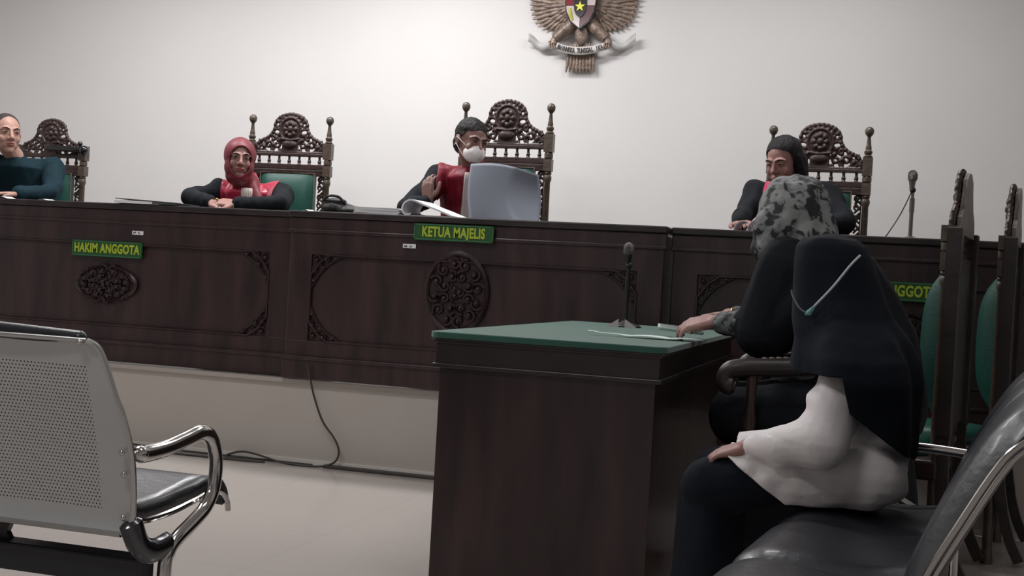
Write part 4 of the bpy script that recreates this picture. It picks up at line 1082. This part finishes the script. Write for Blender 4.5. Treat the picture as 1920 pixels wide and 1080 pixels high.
# ------------------------------------------------------------------ black padded bench, right foreground (faces -X)
bb = thing('padded_bench', 'black padded waiting bench with chrome frame in the right foreground', 'bench', (.012, 2.13, 0), math.radians(-6.5))
O = Vector((0, 2.13, 0))
back_prof = [(.060, .452), (.080, .52), (.125, .62), (.178, .72), (.215, .775), (.255, .808), (.30, .822), (.335, .815)]
def pad(profile, y0, y1, thick, top, nm, parent, bulge=.012):
    pr = smoothpath([(x, 0, z) for x, z in profile], 5); n = len(pr)
    up, dn = [], []
    m = 15
    for i, p in enumerate(pr):
        t_ = (pr[min(i+1, n-1)]-pr[max(i-1, 0)]).normalized(); nn = Vector((-t_.z, 0, t_.x))*top
        eu = 1-abs(2*i/(n-1)-1)**8
        r1 = []; r2 = []
        for j in range(m):
            v = j/(m-1); ev = 1-abs(2*v-1)**8
            y = y0+(y1-y0)*v
            c = p+Vector((0, y, 0))-O
            r1.append(c+nn*(thick/2*math.sqrt(max(0, min(1, eu)))*math.sqrt(max(0, ev))+bulge*eu*ev))
            r2.append(c-nn*(thick/2*math.sqrt(max(0, eu))*math.sqrt(max(0, ev))))
        up.append(r1); dn.append(r2)
    mb = MB().grid(up).grid(dn)
    return obj(nm, mb, VINYL, parent, ang=80)
seat_prof = [(.06, .447), (.02, .420), (-.10, .408), (-.20, .415), (-.275, .418), (-.325, .398), (-.345, .365)]
for k in range(3):
    y0 = 2.14+.495*k; y1 = y0+.483
    pad(seat_prof, y0, y1, .040, 1, 'seat', bb)
    pad(back_prof, y0, y1, .045, 1, 'backrest', bb, .015)
for y, first in ((3.62, 0),):
    pts = smoothpath([Vector((x, y, z))-O for x, z in ((.30, .59), (.20, .600), (.0, .600), (-.10, .598), (-.16, .57), (-.165, .52), (-.12, .45), (-.02, .39), (.04, .36), (.05, .30), (.05, .03))], 5)
    if y > 3.5: obj('armrest', MB().tube(smoothpath([Vector((x, y, z))-O for x, z in ((.16, .566), (.04, .576), (-.06, .580), (-.12, .575), (-.16, .54), (-.14, .46), (-.02, .39), (.04, .36), (.05, .30), (.05, .03))], 5), .013, 10, flat=.7, up=(0, 1, 0)), CHROME, bb)
# chrome edge tubes along the side of the near seat pair
for y in (2.128,):
    ep = smoothpath([Vector((x+.035, y, z))-O for x, z in ((.0, .395), (.018, .44), (.045, .53), (.100, .64), (.140, .715), (.170, .757), (.215, .785), (.285, .80), (.33, .80))], 5)
    obj('back_edge_frame', MB().tube(ep, .0048, 8).tube([p+Vector((.011, 0, -.004)) for p in ep], .0038, 8), CHROME, bb)
obj('bench_beam', MB().bb(Vector((-.10, 2.15, .31))-O, Vector((-.04, 3.62, .36))-O), PLAST, bb, smooth=False, bevel=.006)
for y in (2.62, 3.115):
    obj('joint_plate', MB().tube([Vector((.075, y, .410))-O, Vector((.045, y, .402))-O], .006, 8), CHROME, bb)
obj('leg', MB().caps([Vector((-.07, 2.4, .31))-O, Vector((-.07, 2.4, .03))-O], .02, 10).caps([Vector((-.3, 2.4, .02))-O, Vector((.2, 2.4, .02))-O], .018, 10), CHROME, bb)

# ------------------------------------------------------------------ cables
CAB = mat('cable_grey', (.045, .040, .036), .5)
hang = [(-2.66, 5.60, .50), (-2.645, 5.605, .43), (-2.622, 5.615, .34), (-2.575, 5.62, .23), (-2.51, 5.625, .15), (-2.482, 5.625, .09), (-2.50, 5.625, .035), (-2.57, 5.615, .008), (-2.70, 5.60, .006), (-2.80, 5.61, .012), (-2.93, 5.62, .035), (-3.02, 5.63, .036), (-3.09, 5.62, .010), (-3.02, 5.60, .006), (-2.93, 5.585, .006), (-2.86, 5.59, .006), (-2.92, 5.57, .006), (-3.10, 5.56, .006), (-3.6, 5.55, .006), (-4.4, 5.55, .006)]
tag(obj('hanging_cable', MB().tube(smoothpath(hang), .0052, 8), CAB), 'grey cable hanging from the desk and looping on the floor below', 'cable')
tag(obj('cable_duct', MB().bb((-2.56, 5.615, 0.001), (-.9, 5.648, .016)), mat('duct_dark', (.06, .055, .05), .5), smooth=False, bevel=.003), 'dark cable duct running along the foot of the platform', 'cable duct')
tag(obj('floor_cable', MB().tube(smoothpath([(-2.62, 5.63, .008), (-3.1, 5.63, .010), (-3.5, 5.635, .012), (-3.72, 5.63, .03), (-3.86, 5.62, .10), (-4.0, 5.63, .16), (-4.1, 5.655, .25), (-4.12, 5.66, .41)]), .005, 8), CAB), 'thin dark cable along the baseboard behind the metal bench', 'cable')
